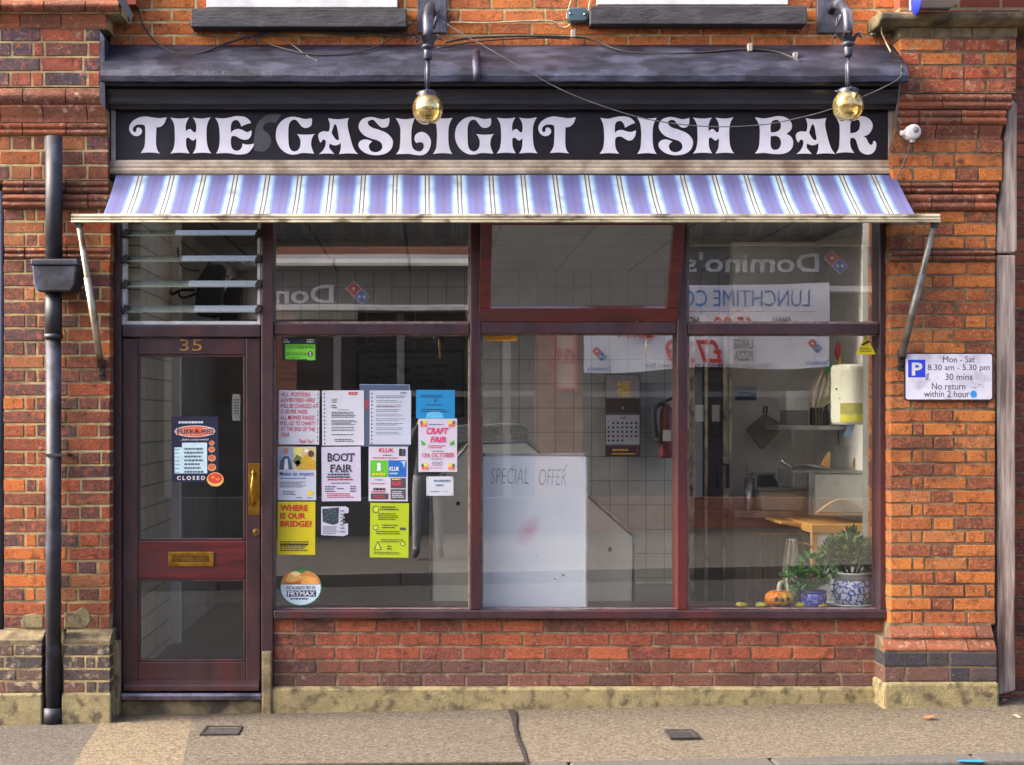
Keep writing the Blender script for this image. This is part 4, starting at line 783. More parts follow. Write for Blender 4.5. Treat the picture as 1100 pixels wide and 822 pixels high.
def balloons(cx, cy, s=1): return [('E', 'o', (cx-1.6*s, cy+1.8, 1.7, 2.2), 1), ('E', 'y', (cx+1.4*s, cy-1.4, 1.9, 2.4), 2), ('E', (220, 120, 110), (cx+2.2*s, cy+2, 1.5, 2), 3), ('E', 'e', (cx-2.2*s, cy-1, 1.3, 1.8), 1)]
notice('white craft fair poster with pink lettering and balloons in its corners', 'poster', (449.5, 449.8, 491, 507), (222, 216, 232), [('T', 'p', 'CRAFT', (458, 459.5, 482, 466.5), .03, .25), ('T', 'p', 'FAIR', (462, 469, 479, 475.5), .03, .25), ('L', 'b', (461, 455, 479, 457), 1), ('L', 'r', (460, 478, 481, 482), 2), ('L', 'k', (464, 484, 477, 485.5), 1), ('T', (196, 50, 90), '13th OCTOBER', (453.5, 486.5, 488, 491.5), .012), ('L', 'd', (463, 492.5, 478, 494), 1), ('L', 'l', (464, 496, 477, 500.5), 3), ('L', 'p', (462, 502, 479, 503.5), 1)]+balloons(455, 455)+balloons(485.5, 455, -1)+balloons(456, 501)+balloons(485, 501, -1)+[('P', 'g', [(452, 473), (457, 476), (456, 479), (453, 478)], 1), ('P', 'g', [(488, 473), (483, 476), (484, 479), (488, 478)], 1)])
notice('small white handwritten card pinned under the craft fair poster', 'notice', (458, 512, 487, 532.5), (214, 220, 228), [('L', (90, 120, 150), (466, 514.5, 484, 518.5), 1, .5), ('L', (90, 120, 150), (468, 519.5, 479, 523), 1, .5), ('L', (90, 120, 150), (462, 527, 474, 529), 1), ('L', (90, 120, 150), (476, 527.5, 483, 528.8), 1)]+[('E', 'd', p, 1) for p in ((459.5, 513.6, .6, .6), (485.5, 513.6, .6, .6), (459.5, 531, .6, .6), (485.5, 531, .6, .6))])
notice('poster with a photograph of two people above the words Make an impact', 'poster', (298.5, 480, 339.5, 537.5), (216, 222, 236), [
    ('R', (206, 190, 130), (299, 480.5, 339.2, 504.5), 0), ('R', (150, 170, 190), (299, 480.5, 315, 504.5), 1), ('P', (200, 160, 40), [(320, 504.4), (323, 494), (329, 488), (334, 492), (339.1, 496), (339.1, 504.4)], 2), ('E', (90, 60, 44), (334, 487.5, 3.2, 3.6), 3), ('E', (190, 120, 96), (307, 485, 2.7, 3.6), 3), ('P', (70, 90, 110), [(300, 504.4), (301, 495), (305, 490), (310, 490), (313, 496), (314, 504.4)], 2), ('P', (220, 220, 220), [(305, 504.4), (306, 493), (309, 493), (310, 504.4)], 3), ('P', (110, 120, 60), [(314, 496), (319, 488), (324, 492), (321, 500)], 3), ('P', (232, 214, 120), [(315, 482), (325, 481), (324, 490), (317, 489)], 1), ('P', 'd', [(316, 497), (320, 494), (324, 497), (319, 502)], 3), ('E', (230, 226, 200), (329, 484, 2.5, 2), 1),
    ('T', (50, 90, 160), 'Make an impact', (300.5, 506.5, 337, 512.5), .008), ('L', 'b', (300.5, 513, 336, 515), 1), ('L', 'l', (300.5, 517, 330, 524), 4), ('L', 'l', (304, 527, 318, 532), 3), ('P', 'y', [(334, 526), (335, 528.5), (337.5, 528), (336, 530), (337, 532), (334.5, 531.3), (333, 533.5), (332, 531.4), (329, 532), (330.8, 529.8), (329.6, 527.6), (332.6, 528.4)], 1), ('L', 'd', (318, 534, 325, 535.5), 1), ('L', 'd', (330, 534, 336, 535.5), 1)])
notice('white boot fair poster with large black serif capitals', 'poster', (345.5, 480, 387.5, 538.5), (212, 208, 230), [('T', 'k', 'BOOT', (352, 487, 380.5, 495.5), .015), ('T', 'k', 'FAIR', (355, 499, 378.5, 507), .015)]+
    [('R', 'k', q, 2) for q in ((352, 486.6, 355, 487.6), (352, 495, 355, 496), (373.2, 486.6, 374.2, 489.4), (379.9, 486.6, 380.9, 489.4), (375.2, 495, 378.6, 496), (354.6, 506.6, 357.8, 507.5), (359.4, 498.8, 360.2, 501.4), (368, 506.6, 371.4, 507.5), (361.6, 506.6, 364, 507.5), (366, 506.6, 367.6, 507.5), (372.4, 506.6, 374.6, 507.5))]+[('L', 'n', (352, 508.5, 381, 511), 1, .7), ('L', 'n', (351, 511.4, 381, 513.6), 1, .7), ('L', 'r', (352, 514, 380, 516.3), 1, .7), ('L', 'd', (356, 518, 377, 520), 1), ('L', 'd', (349, 521.5, 361, 529), 3), ('L', 'd', (376, 521.5, 383, 529), 3), ('L', 'd', (362, 523.5, 371, 526), 1), ('L', 'r', (351, 529.5, 383, 535), 3)])
notice('sheet of small adverts with green, blue and grey panels', 'poster', (396, 480, 438, 538.5), (218, 214, 230), [('T', (200, 40, 70), 'KLUK', (407, 481.5, 423, 486), .02), ('L', 'k', (411, 488, 421, 490), 1), ('R', (40, 50, 40), (428.5, 482, 432, 490), 1), ('R', (50, 60, 90), (432.3, 482.4, 435.5, 490), 1), ('L', 'r', (400, 491, 436, 493), 1, .5), ('R', (90, 184, 40), (397.8, 494.5, 416.6, 512.5), 0), ('R', (28, 96, 176), (417.2, 494.5, 436.6, 512.5), 0), ('E', 'w', (407, 499, 2.2, 1.6), 1), ('P', 'w', [(405.4, 500.4), (408.8, 500.4), (409.6, 506), (404.6, 506)], 1), ('L', 'y', (400, 508, 414.5, 511), 1, .8), ('T', 'w', 'KLUK', (418.5, 501.5, 429, 506), .03), ('L', 'c', (418.5, 507.4, 430, 510), 1, .7), ('P', 'c', [(430, 496), (436, 495), (434, 503), (432.6, 498)], 1), ('L', 'b', (403, 514.5, 414, 516.5), 1), ('L', 'r', (398.5, 518.5, 416, 520.5), 1, .4), ('L', 'k', (401, 524, 415, 527), 1, .8), ('L', 'r', (399, 527.4, 416, 529.4), 1, .6), ('R', (70, 66, 74), (398.4, 530.2, 417.4, 536.6), 0), ('L', (200, 60, 70), (401, 531.6, 415, 535.4), 2, .5), ('R', (74, 70, 76), (419.6, 513.6, 436, 524.6), 0), ('R', (80, 76, 80), (419.6, 525.6, 436, 536.8), 0), ('T', (220, 60, 80), 'KLUK', (421, 517, 432, 521.6), .03), ('L', 'y', (421, 514, 433, 515.8), 1, .7), ('L', 'w', (421, 527.4, 434.6, 535), 4, .4)])
notice('yellow poster asking in red capitals where the bridge is', 'poster', (298.3, 539, 338.6, 596), (232, 214, 40), [('T', (206, 36, 36), 'WHERE', (301, 542.5, 330.5, 549), .03), ('T', (206, 36, 36), 'IS OUR', (301, 551, 328, 557.5), .03), ('T', (206, 36, 36), 'BRIDGE?', (301, 559.5, 335, 566), .03), ('L', (90, 90, 30), (301, 581, 333, 592.5), 5, .55), ('L', 'k', (301, 584, 335, 586), 1, .7)])
notice('torn white note with a dark picture and cut tear-off strips', 'notice', (345, 544, 374.5, 576), (206, 208, 226), [('P', (44, 56, 66), [(346, 547), (364, 545), (363.5, 562), (358, 564), (347, 561)], 0)]+[('E', (80, 100, 104), (347.5+(i*7 % 15), 547+(i*5 % 14), 1.1, .8), 1) for i in range(15)]+[('L', 'l', (347, 565, 366, 574), 4), ('L', 'l', (365.5, 547, 371, 573), 7)], shape=[(345, 544.5), (371, 544), (374.5, 546), (374.3, 551), (369, 551.5), (368.5, 555), (371, 555.5), (367, 559), (369, 563), (373.8, 562), (374, 574), (369, 576), (345, 575)])
notice('lime yellow notice with line drawings and centred small print', 'notice', (397.5, 540.5, 439, 599), (188, 210, 40), [('L', 'k', (408, 543.5, 429, 548.5), 2, .5), ('L', 'k', (406, 551, 430, 559), 4, .4), ('L', 'k', (410, 563, 430, 568), 2, .4), ('L', 'k', (404, 570, 435, 574.5), 2, .4), ('L', 'k', (409, 579, 434, 583), 2, .4), ('L', 'k', (416, 585.5, 422, 591), 2), ('L', 'k', (402, 592.5, 436, 596), 2, .35), ('R', 'd', (429.6, 566.6, 436, 569.4), 0), ('E', 'd', (403.4, 567, 3, 3), 0), ('E', (188, 210, 40), (403.4, 567, 2.2, 2.2), 1), ('E', 'd', (403.4, 547.5, 3.6, 4), 0), ('E', (188, 210, 40), (403.6, 547.5, 2.7, 3), 1), ('P', 'd', [(406, 581), (410.5, 591), (401.5, 591)], 0), ('P', (188, 210, 40), [(406, 583), (409, 590.2), (403, 590.2)], 1), ('E', 'd', (432.8, 584, 2.8, 2.6), 0), ('E', (188, 210, 40), (432.8, 584, 2, 1.8), 1)], rot=.012)
notice('round green rimmed sticker showing chips in the bottom corner of the window', 'sticker', (300, 611, 346, 651), (40, 130, 80), [('E', (206, 224, 232), (323, 631.4, 21.6, 18.6), 0), ('P', (196, 130, 60), [(301.6, 628), (303, 622), (308, 616), (314, 613.6), (323, 612.8), (332, 613.6), (338, 616), (343, 622), (344.4, 628)], 1), ('P', (222, 170, 90), [(306, 624), (310, 617), (321, 615), (326, 621), (314, 626)], 2), ('P', (232, 206, 140), [(311, 616), (318, 613.6), (323, 616), (318, 619.5)], 3), ('P', (226, 160, 80), [(323, 627.8), (326, 618), (339, 621), (343, 627.8)], 3), ('P', (170, 100, 40), [(305, 626), (322, 625), (324, 627), (306, 627.8)], 3), ('P', (60, 130, 60), [(318, 612.6), (328, 612.6), (327, 615.5), (319, 615)], 2), ('T', (40, 60, 90), 'WE ALWAYS FRY IN', (307, 629.6, 338.5, 633.4), .006), ('R', (34, 62, 86), (308, 634.4, 339.5, 641), 1), ('T', 'w', 'FRYMAX', (309.3, 635.2, 338.3, 640.2), .02), ('L', (40, 60, 90), (312, 642, 335.5, 644.6), 1, .6)], 'sticker', 'stickers on the shop window', shape=[(323+23*math.cos(k*.1309), 631+20*math.sin(k*.1309)) for k in range(48)])
notice('small orange yellow label in the top corner of the middle window', 'sticker', (521, 361, 555.5, 366.5), (226, 160, 30), [('L', (150, 90, 20), (525, 363, 551, 365), 1)], 'sticker', 'stickers on the shop window')
notice('yellow triangular warning sticker at the top of the kitchen window', 'sticker', (919.5, 359.8, 940.5, 380.8), (222, 210, 30), [('P', (40, 40, 30), [(925, 370), (933, 365.8), (935, 367.4), (927, 371.6)], 0), ('L', 'k', (924, 373.4, 937, 378.6), 3)], 'sticker', 'stickers on the shop window', shape=[(930, 359.8), (940.7, 380.8), (919.3, 380.8)])
pie = []
for i, (yy, rr) in enumerate(((476, 2.6), (483, 3.1), (492.2, 3.6), (502.2, 4))): pie += [('E', (226, 190, 140), (227.4, yy, rr*1.12, rr*.98), 1), ('E', (206, 96, 50), (227.2, yy-.2, rr*.95, rr*.8), 2)]
notice('dark blue opening hours sign with an orange oval and pies on the door glass', 'door sign', (184.5, 447.5, 234.5, 518), (38, 42, 66), [('L', 'w', (192, 451.5, 228, 456), 1, .5), ('E', 'w', (209.4, 463.4, 22, 6.3), 1), ('E', (224, 96, 40), (209.4, 463.4, 21.3, 5.6), 2), ('T', 'w', 'PUKKA-PIES', (189.4, 460, 230, 467.2), .012), ('T', 'k', 'PUKKA-PIES', (189.9, 460.6, 229.5, 466.6), .02), ('T', 'w', "...don't compromise!", (193.4, 470.8, 224, 474)), ('R', (196, 224, 230), (195.5, 475.6, 222.4, 508.6), 1), ('R', (196, 224, 230), (187.4, 480.5, 195.5, 508.6), 1)]+[('L', (60, 100, 120), (188, 482+i*4.1, 193.6, 483.6+i*4.1), 1) for i in range(7)]+[('L', (70, 90, 110), (198, 480.6+i*4.1, 221, 484+i*4.1), 1, .6) for i in range(7)]+pie+[('T', 'w', 'C L O S E D', (190, 511.4, 220, 515.6), .03), ('E', (226, 180, 90), (231, 515.2, 9, 7.6), 2), ('E', (206, 60, 44), (231, 514, 7.8, 5.6), 3), ('E', (226, 130, 50), (228.5, 513, 2.2, 1.5), 4), ('E', (226, 130, 50), (233.6, 515, 2.4, 1.4), 4)], 'opening_hours_sign', None, y=.022-.004, rot=-.005)
notice('pale hanging card fixed high inside the door glass', 'card', (249.5, 423.5, 258, 452), (150, 150, 140), [('L', 'd', (251, 428, 257, 446), 6)], 'hanging_card', None, y=.035)
# ------------------------------------------------------------------ inside the shop
XL, XR, YBK, ZF, ZC = -2.02, 2.2, 4.3, .2, 2.78
m_tile = tile_mat('white_wall_tile', (166, 166, 163), (158, 158, 155), (118, 116, 111), .15, .2, .004, off=(.0, -.05))
m_tile_l = tile_mat('beige_wall_tile', (208, 198, 172), (196, 186, 160), (120, 114, 102), .3, .12, .005, 'YZ')
m_ceil = tile_mat('ceiling_tile', (136, 136, 132), (130, 130, 126), (60, 60, 60), .6, .6, .012, 'XY', .9)
m_floor = tile_mat('dark_floor_tile', (70, 70, 71), (60, 60, 61), (42, 42, 42), .3, .3, .005, 'XY', .35)
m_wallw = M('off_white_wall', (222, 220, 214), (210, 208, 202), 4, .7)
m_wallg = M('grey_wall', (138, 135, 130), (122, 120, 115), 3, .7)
m_catalog = M('cream_enamel', (222, 218, 202), (208, 204, 186), 4, .35)
m_ply = M('worktop_wood', (206, 160, 92), (176, 128, 66), 9, .5, stretch=(.4, 1, 1))
m_added_roofl = glass_mat('added_rooflight_glass', .02)
mb = MB(); mb.box(XL-.1, XR+.1, .13, YBK+.1, ZF-.1, ZF); tag(obj('floor', mb, m_floor), kind='structure')
holes = ((.85, 2.1, .3, 1.08), (-1.9, .5, .3, 1.08), (-1.9, -.1, 3.3, 3.85))     # rooflights added only to fill the front shop and back room with skylight
mb = MB(); xs = sorted({XL-.1, XR+.1}|{v for h_ in holes for v in h_[:2]}); yy = sorted({.13, YBK+.1}|{v for h_ in holes for v in h_[2:]})
for a, b in zip(xs, xs[1:]):
    for c, d in zip(yy, yy[1:]):
        if not any(h_[0] <= a and b <= h_[1] and h_[2] <= c and d <= h_[3] for h_ in holes): mb.box(a, b, c, d, ZC, ZC+.08)
tag(obj('ceiling', mb, m_ceil), kind='structure')
for h_ in holes:
    mb = MB(); mb.box(h_[0]-.05, h_[1]+.05, h_[2]-.05, h_[3]+.05, ZC+.2, ZC+.206); obj('added_rooflight', mb, m_added_roofl, SHOP)
# tall side windows, added out of view to light the back of the shop
for x0, x1, nm in ((XR+.03, XR+.035, 'r'), (XL-.05, XL-.045, 'l')):
    mb = MB(); mb.box(x0, x1, 3.25 if nm == 'l' else 2.45, 4.2, .9, 2.7); obj('added_side_window', mb, glass_mat('added_side_glass_'+nm, .02), SHOP)
mb = MB(); mb.box(XL, XR, YBK, YBK+.1, ZF, ZC); tag(obj('wall_back', mb, m_tile), kind='structure')
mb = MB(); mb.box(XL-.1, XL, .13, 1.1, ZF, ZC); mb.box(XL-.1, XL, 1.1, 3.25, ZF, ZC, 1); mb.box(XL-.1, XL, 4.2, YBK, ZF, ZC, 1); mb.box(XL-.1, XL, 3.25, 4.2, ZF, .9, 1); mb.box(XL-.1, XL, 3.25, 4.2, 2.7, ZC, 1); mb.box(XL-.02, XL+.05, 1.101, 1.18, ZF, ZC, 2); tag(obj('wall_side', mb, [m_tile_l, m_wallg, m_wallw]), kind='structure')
mb = MB(); mb.box(XR, XR+.1, .13, 2.45, ZF, ZC, 0); mb.box(XR, XR+.1, 4.2, YBK, ZF, ZC); mb.box(XR, XR+.1, 2.45, 4.2, ZF, .9); mb.box(XR, XR+.1, 2.45, 4.2, 2.7, ZC); tag(obj('wall_kitchen_side', mb, m_wallw), kind='structure')
for a, b, y, nm in ((787, 850, 2.2, 'partition_wall'), ):
    mb = MB(); x0, x1 = X(a, y), X(b, y); mb.box(x0, XR-.003, y, y+.1, ZF, ZC-.002); o = obj('partition_wall', mb, m_wallw); tag(o, 'white partition wall standing behind the hanging brown board in the kitchen', 'wall')
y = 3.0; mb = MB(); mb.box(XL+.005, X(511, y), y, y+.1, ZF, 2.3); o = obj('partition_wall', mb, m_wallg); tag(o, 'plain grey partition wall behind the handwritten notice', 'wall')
mb = MB(); mb.box(2.0, 2.0345, .1205, .40, ZF, ZC); mb.box(2.0345, 2.199, .2805, .40, ZF, ZC); obj('window_reveal', mb, m_wallg, SHOP)
# counter
t = empty('serving_counter', 'cream serving counter with sloping ends behind the whiteboard', 'counter', (X(570, .6), .9, ZF))
cp = [(463, 720), (463, 527), (504, 476), (566, 474), (681, 576), (679, 720)]
y = .55; mb = MB(); mb.prism(cp, y, 1.25); obj('body', mb, m_catalog, t, .006)
mb = MB(); mb.tube([at(a, b, y-.004) for a, b in cp], .009, 8); obj('edge_trim', mb, m_steel, t)
for a, b in ((492, 541), (655, 590)): mb = MB(); c = at(a, b, y); mb.tube([c, c+Vector((0, -.006, 0))], .012, 12); obj('bolt', mb, m_dark, t)
mb = MB(); mb.prism([(486, 457), (556, 454.5), (567, 460), (567, 473.5), (486, 475.5)], .62, 1.15); obj('glass_guard', mb, M('hammered_glass', (150, 148, 140), (120, 118, 110), 60, .25, bump=.4, bscale=60), t, .012)
# whiteboard
t = empty('whiteboard', 'whiteboard with faint handwriting and a pink smear leaning in the window', 'whiteboard', at(575, 655, .16))
yw = .14; mb = MB(); mb.pbox(519.5, 629, 489.5, 662, yw, yw+.012); obj('panel', mb, M('whiteboard_face', (236, 240, 246), (230, 235, 243), 3, .22, c3=(220, 227, 238), s3=2), t)
mb = MB(); mb.pbox(517.5, 631.5, 486.8, 489.4, yw-.008, yw+.014); mb.pbox(517.5, 519.4, 489.5, 662, yw-.008, yw+.014); mb.pbox(629.1, 631.5, 489.5, 662, yw-.008, yw+.014); obj('frame', mb, M('satin_aluminium', (200, 200, 202), (170, 170, 172), 10, .35, .5), t, .002)
for a, b in ((517.2, 521), (628, 631.9)): mb = MB(); mb.pbox(a, b, 486.5, 490.5, yw-.012, yw+.015); obj('corner_cap', mb, m_frame, t, .003)
pm = lambda a, b: at(a, b, yw-.0008); mb = MB(); mb.text('SPECIAL', 527, 503, 568, 520, pm, 0, -.012, .15); mb.text('OFFER', 579, 504, 608, 521.5, pm, 0, -.012, .15); mb.text("'", 606.5, 499, 609.5, 505, pm, 0, -.012, .5); obj('lettering', mb, M('faint_marker', (140, 152, 168), (176, 186, 200), 30, .5), t)
wbm = bpy.data.materials['whiteboard_face']; N, L = wbm.node_tree.nodes, wbm.node_tree.links; P = N['Principled BSDF']; old = P.inputs['Base Color'].links[0].from_socket
g = N.new('ShaderNodeNewGeometry'); mp = N.new('ShaderNodeMapping'); c = at(568, 570, yw); mp.inputs['Location'].default_value = (-c.x, -c.y, -c.z); mp.inputs['Rotation'].default_value = (0, 0, 0); L.new(g.outputs['Position'], mp.inputs[0])
vr = N.new('ShaderNodeVectorRotate'); vr.rotation_type = 'Y_AXIS'; vr.inputs['Angle'].default_value = R(-35); L.new(mp.outputs[0], vr.inputs[0])
m2 = N.new('ShaderNodeMapping'); m2.inputs['Scale'].default_value = (17, 1, 9); L.new(vr.outputs[0], m2.inputs[0]); ln = N.new('ShaderNodeVectorMath'); ln.operation = 'LENGTH'; L.new(m2.outputs[0], ln.inputs[0])
n = N.new('ShaderNodeTexNoise'); n.inputs['Scale'].default_value = 34; n.inputs['Detail'].default_value = 5; L.new(g.outputs['Position'], n.inputs[0])
mr = N.new('ShaderNodeMapRange'); mr.inputs['From Min'].default_value = 1; mr.inputs['From Max'].default_value = .1; L.new(ln.outputs['Value'], mr.inputs[0]); mu = N.new('ShaderNodeMath'); mu.operation = 'MULTIPLY'; L.new(mr.outputs[0], mu.inputs[0]); L.new(n.outputs[0], mu.inputs[1])
x = N.new('ShaderNodeMix'); x.data_type = 'RGBA'; x.inputs['B'].default_value = rgb(226, 130, 160); L.new(mu.outputs[0], x.inputs[0]); L.new(old, x.inputs['A']); L.new(x.outputs['Result'], P.inputs['Base Color'])
mb = MB(); mb.poly([(574, 590), (576, 596), (581, 606), (579, 602)], pm); mb.ell(596, 622, 1.5, .7, pm); mb.ell(605, 618, 1.8, 1.3, pm); obj('pen_mark', mb, flatc((150, 160, 176)), t)
# fish chart on the back wall
def picture(nm, lab, cat, box, y, frame, fm, paper, items, group=None, fw=3):
    a, b, c, d = box; t = empty(nm, lab, cat, at((a+c)/2, d, y), group)
    if frame:
        mb = MB(); mb.pbox(a-fw, c+fw, b-fw, b, y-.02, y); mb.pbox(a-fw, c+fw, d, d+fw, y-.02, y); mb.pbox(a-fw, a, b+.01, d-.01, y-.02, y); mb.pbox(c, c+fw, b+.01, d-.01, y-.02, y); obj('frame', mb, fm, t, .003)
    mb = MB(); mb.pbox(a, c, b, d, y-.006, y); obj('sheet', mb, M('sheet_%d_%d_%d' % paper, paper, tuple(k*.9 for k in paper), 5, .5), t)
    by = {}
    for i, it in enumerate(items):
        m = by.setdefault(it[1], MB()); q = lambda u, v, L=i: at(u, v, y-.0075-.0003*L)
        {'T': lambda: m.text(it[2], *it[3], q, 0, *it[4:]), 'L': lambda: m.lines(*it[2], it[3], q, 0, .5, i), 'E': lambda: m.ell(*it[2], q), 'R': lambda: m.rect(*it[2], q), 'P': lambda: m.poly(it[2], q)}[it[0]]()
    mm = MB(); ms = []
    for k, (c_, m) in enumerate(by.items()): mm.add(m.v, m.f, k); ms.append(flatc(c_))
    if ms: obj('print', mm, ms, t)
    return t
fish = []
for i, (fx, fy, l, h) in enumerate(((403, 396, 6, 1.6), (424, 393, 5, 2.2), (436, 398, 6, 3.6), (452, 394, 5, 1.6), (474, 393, 9, 2), (402, 405, 6, 2), (418, 404, 5, .9), (458, 403, 7, 1), (474, 402, 5, .9), (402, 414, 5, 1.3), (421, 414, 8, 2.6), (438, 411, 7, 1.4), (457, 410, 6, 1.4), (474, 414, 5.5, 5), (405, 423, 6, 1.6), (436, 422, 6, 1.5), (456, 421, 7, 1.2), (420, 425, 6, 1.2))):
    fish += [('E', (60, 58, 58), (fx, fy, l, h)), ('P', (60, 58, 58), [(fx-l*.8, fy), (fx-l*1.3, fy-h*.9), (fx-l*1.15, fy), (fx-l*1.3, fy+h*.9)])]
picture('fish_chart', 'grey wall chart printed with rows of dark fish silhouettes', 'wall chart', (386, 379, 496, 445), 2.99, True, M('chart_frame', (56, 50, 46), None, 20, .5), (96, 94, 90), fish+[('L', (50, 50, 50), (397, 383, 470, 387), 1), ('L', (110, 108, 104), (397, 430, 485, 440), 4)])
y = 2.98; t = empty('leaded_panel', 'old leaded light panel with diamond lines above the fish chart', 'leaded panel', at(442, 377, y)); mb = MB(); mb.pbox(384, 500, 330, 376, y, y+.012); obj('panel', mb, M('smoky_panel', (92, 86, 78), (78, 72, 66), 5, .5), t)
mb = MB(); q = lambda a, b: at(a, b, y-.004)
for cx in (413, 484):
    for r_ in (11, 15): mb.tube([q(cx-r_, 362), q(cx, 362-r_*.9), q(cx+r_, 362), q(cx, 362+r_*.9), q(cx-r_, 362)], .004, 6)
for P in ([(384, 362), (398, 362)], [(428, 362), (469, 362)], [(384, 352), (402, 355)], [(424, 355), (446, 362), (473, 355)], [(424, 369), (446, 362), (473, 369)], [(446, 334), (446, 376)], [(394, 334), (394, 376)], [(384, 372), (402, 369)]): mb.tube([q(*p) for p in P], .004, 6)
obj('lead_lines', mb, M('pale_lead_line', (150, 146, 134), None, 10, .6), t)
# calendar with gold characters
G = (222, 186, 60); K = (52, 48, 50)
cal = [('R', (150, 140, 148), (651, 403, 687, 428)), ('R', (70, 56, 50), (651, 428.2, 687, 444)), ('E', (40, 60, 80), (669, 438, 3, 3)), ('E', (120, 150, 160), (669, 438, 1.4, 1.4)), ('R', (176, 176, 190), (651, 446, 687, 477.5)), ('R', (70, 40, 50), (651, 479.5, 687, 490)), ('T', G, '\u798f', (662, 409, 677, 427), .012), ('T', (160, 40, 60), '10', (667, 447.5, 672.5, 450.6), .02)]
for k in range(33):
    if k < 31: q = k+1; cal.append(('R', K, (652.8+(q % 7)*4.9, 453.4+(q//7)*4.7, 654.9+(q % 7)*4.9, 455.7+(q//7)*4.7)))
cal += [('L', G, (658, 481.5, 681, 485.5), 1), ('R', G, (657, 487, 682, 488.2)), ('R', (190, 60, 50), (684, 481, 685, 488))]
picture('calendar', 'wall calendar with a large gold character on the tiled wall', 'calendar', (650, 402, 688, 490.5), 4.25, False, None, (100, 90, 96), cal)
t = empty('fire_extinguisher', 'dark fire extinguisher with a hose hanging on the tiled wall beside the calendar', 'fire extinguisher', at(716, 492, 4.15))
c = at(716, 492, 4.15); h = lambda q: Z(q, 4.15)-c.z; k = S*12.15/8
mb = MB(); mb.lathe((c.x, 4.15, c.z), [(8*k, 0), (8.3*k, .02), (8.3*k, h(447)), (7*k, h(441)), (4*k, h(437)), (2.4*k, h(434))], 20); obj('cylinder', mb, M('dark_red_enamel', (110, 40, 40), (84, 30, 32), 8, .3), t)
mb = MB(); mb.pbox(712, 721, 462, 474, 4.15-8.6*k, 4.15-8.4*k); obj('label_plate', mb, flatc((180, 176, 170)), t)
mb = MB(); mb.tube([at(713, 434, 4.15), at(706, 435, 4.12), at(702.5, 442, 4.1), at(703, 455, 4.1), at(706, 470, 4.1)], .02, 8); mb.tube([at(713, 432, 4.15), at(722, 428, 4.15)], .014, 6); mb.tube([at(706, 470, 4.1), at(707, 476, 4.1)], [.02, .04], 8); obj('hose', mb, m_dark, t)
# hooks on the inside of the transom
for px, lab in ((472, 'black disc hook with a short brass rod behind the transom above the craft fair poster'), (694, 'black disc hook with a short brass rod behind the transom near the banner reflection')):
    y = .16; t = empty('suction_hook', lab, 'hook', at(px, 385, y), 'hooks hanging behind the transom'); c = at(px, 364, y)
    mb = MB(); mb.tube([c+Vector((0, .012, 0)), c+Vector((0, 0, 0)), c+Vector((0, -.014, 0))], [.034, .034, .016], 20); obj('disc', mb, m_dark, t)
    mb = MB(); mb.tube([c+Vector((0, -.016, 0)), at(px, 385, y-.016)], .006, 8); obj('rod', mb, m_brass, t)
# black boxes on a bracket above the door
t = empty('wall_speaker', 'pair of slim black speakers on a bracket above the door', 'speaker', at(232, 346, 1.0))
m_bp = M('black_plastic', (46, 46, 50), (34, 34, 38), 40, .6, bump=.5, bscale=120)
mb = MB(); mb.prism([(222, 283.5), (239, 283.5), (241, 288), (236, 337), (230, 341.5), (213, 339), (208.5, 334), (212, 300)], .95, 1.07); obj('cabinet', mb, m_bp, t, .012)
mb = MB(); mb.prism([(249, 298), (258, 300), (261, 305), (255, 347), (235, 347), (237, 320)], 1.05, 1.16); obj('cabinet', mb, m_bp, t, .012)
mb = MB(); mb.tube(smooth([at(188, 290, 1.12), at(183, 308, 1.1), at(185, 316, 1.05), at(194, 312, 1.02), at(209, 312, 1.0)]), .008, 8); mb.tube(smooth([at(192, 312, 1.0), at(194, 319, 1.0), at(202, 319, 1.0), at(211, 315, 1.0)]), .008, 8); obj('bracket', mb, m_dark, t)
mb = MB(); mb.tube(smooth([at(190, 256, 1.14), at(191, 268, 1.1), at(194, 284, 1.08), at(204, 290, 1.05), at(214, 291, 1.02)]), .005, 6); mb.tube(smooth([at(190, 256, 1.14), at(206, 268, 1.2), at(226, 284, 1.2), at(246, 298, 1.12)]), .004, 6); obj('lead', mb, m_cab, t)
# kitchen side
y = 1.9; t = empty('sliding_door', 'dark glazed sliding door with a black handle in the kitchen', 'sliding door', at(765, 640, y))
mb = MB()
for a, b in ((741, 746), (757, 760.5), (777, 781), (783, 787)): mb.box(X(a, y), X(b, y), y, y+.05, ZF, 2.2)
mb.box(X(741, y), X(787, y), y, y+.05, 2.201, 2.26); obj('frame', mb, m_alu, t, .003)
mb = MB(); mb.box(X(746, y)+.001, X(757, y)-.001, y+.02, y+.03, ZF, 2.2); mb.box(X(760.5, y)+.001, X(777, y)-.001, y+.02, y+.03, ZF, 2.2); obj('panel', mb, M('smoked_panel', (52, 52, 56), (40, 40, 44), 4, .15), t)
mb = MB(); p = [(772, 499), (782, 499), (782, 524), (772, 524), (772, 499)]; mb.tube([at(a, b, y-.03) for a, b in p], .011, 8); obj('handle', mb, m_bp, t)
mb = MB(); mb.pbox(747, 756, 435, 453, y+.01, y+.018); mb.pbox(765, 773, 435, 453, y+.01, y+.018); obj('notice_plate', mb, flatc((176, 176, 178)), t)
sea = [('R', (176, 190, 204), (789.6, 415.6, 812.4, 422)), ('R', (52, 82, 120), (789.6, 422, 812.4, 430)), ('L', (150, 170, 190), (790, 423, 812, 425), 1), ('P', (44, 60, 84), [(789.6, 422.2), (797, 420.6), (804, 421.4), (812.4, 422.2)])]
picture('sea_photograph', 'small blue seascape photograph pinned to the white partition', 'photograph', (789, 415, 813, 430.5), 2.19, False, None, (190, 196, 204), sea)
t = empty('chopping_board', 'square brown board hung cornerwise on the white partition', 'board', at(822, 483, 2.0))
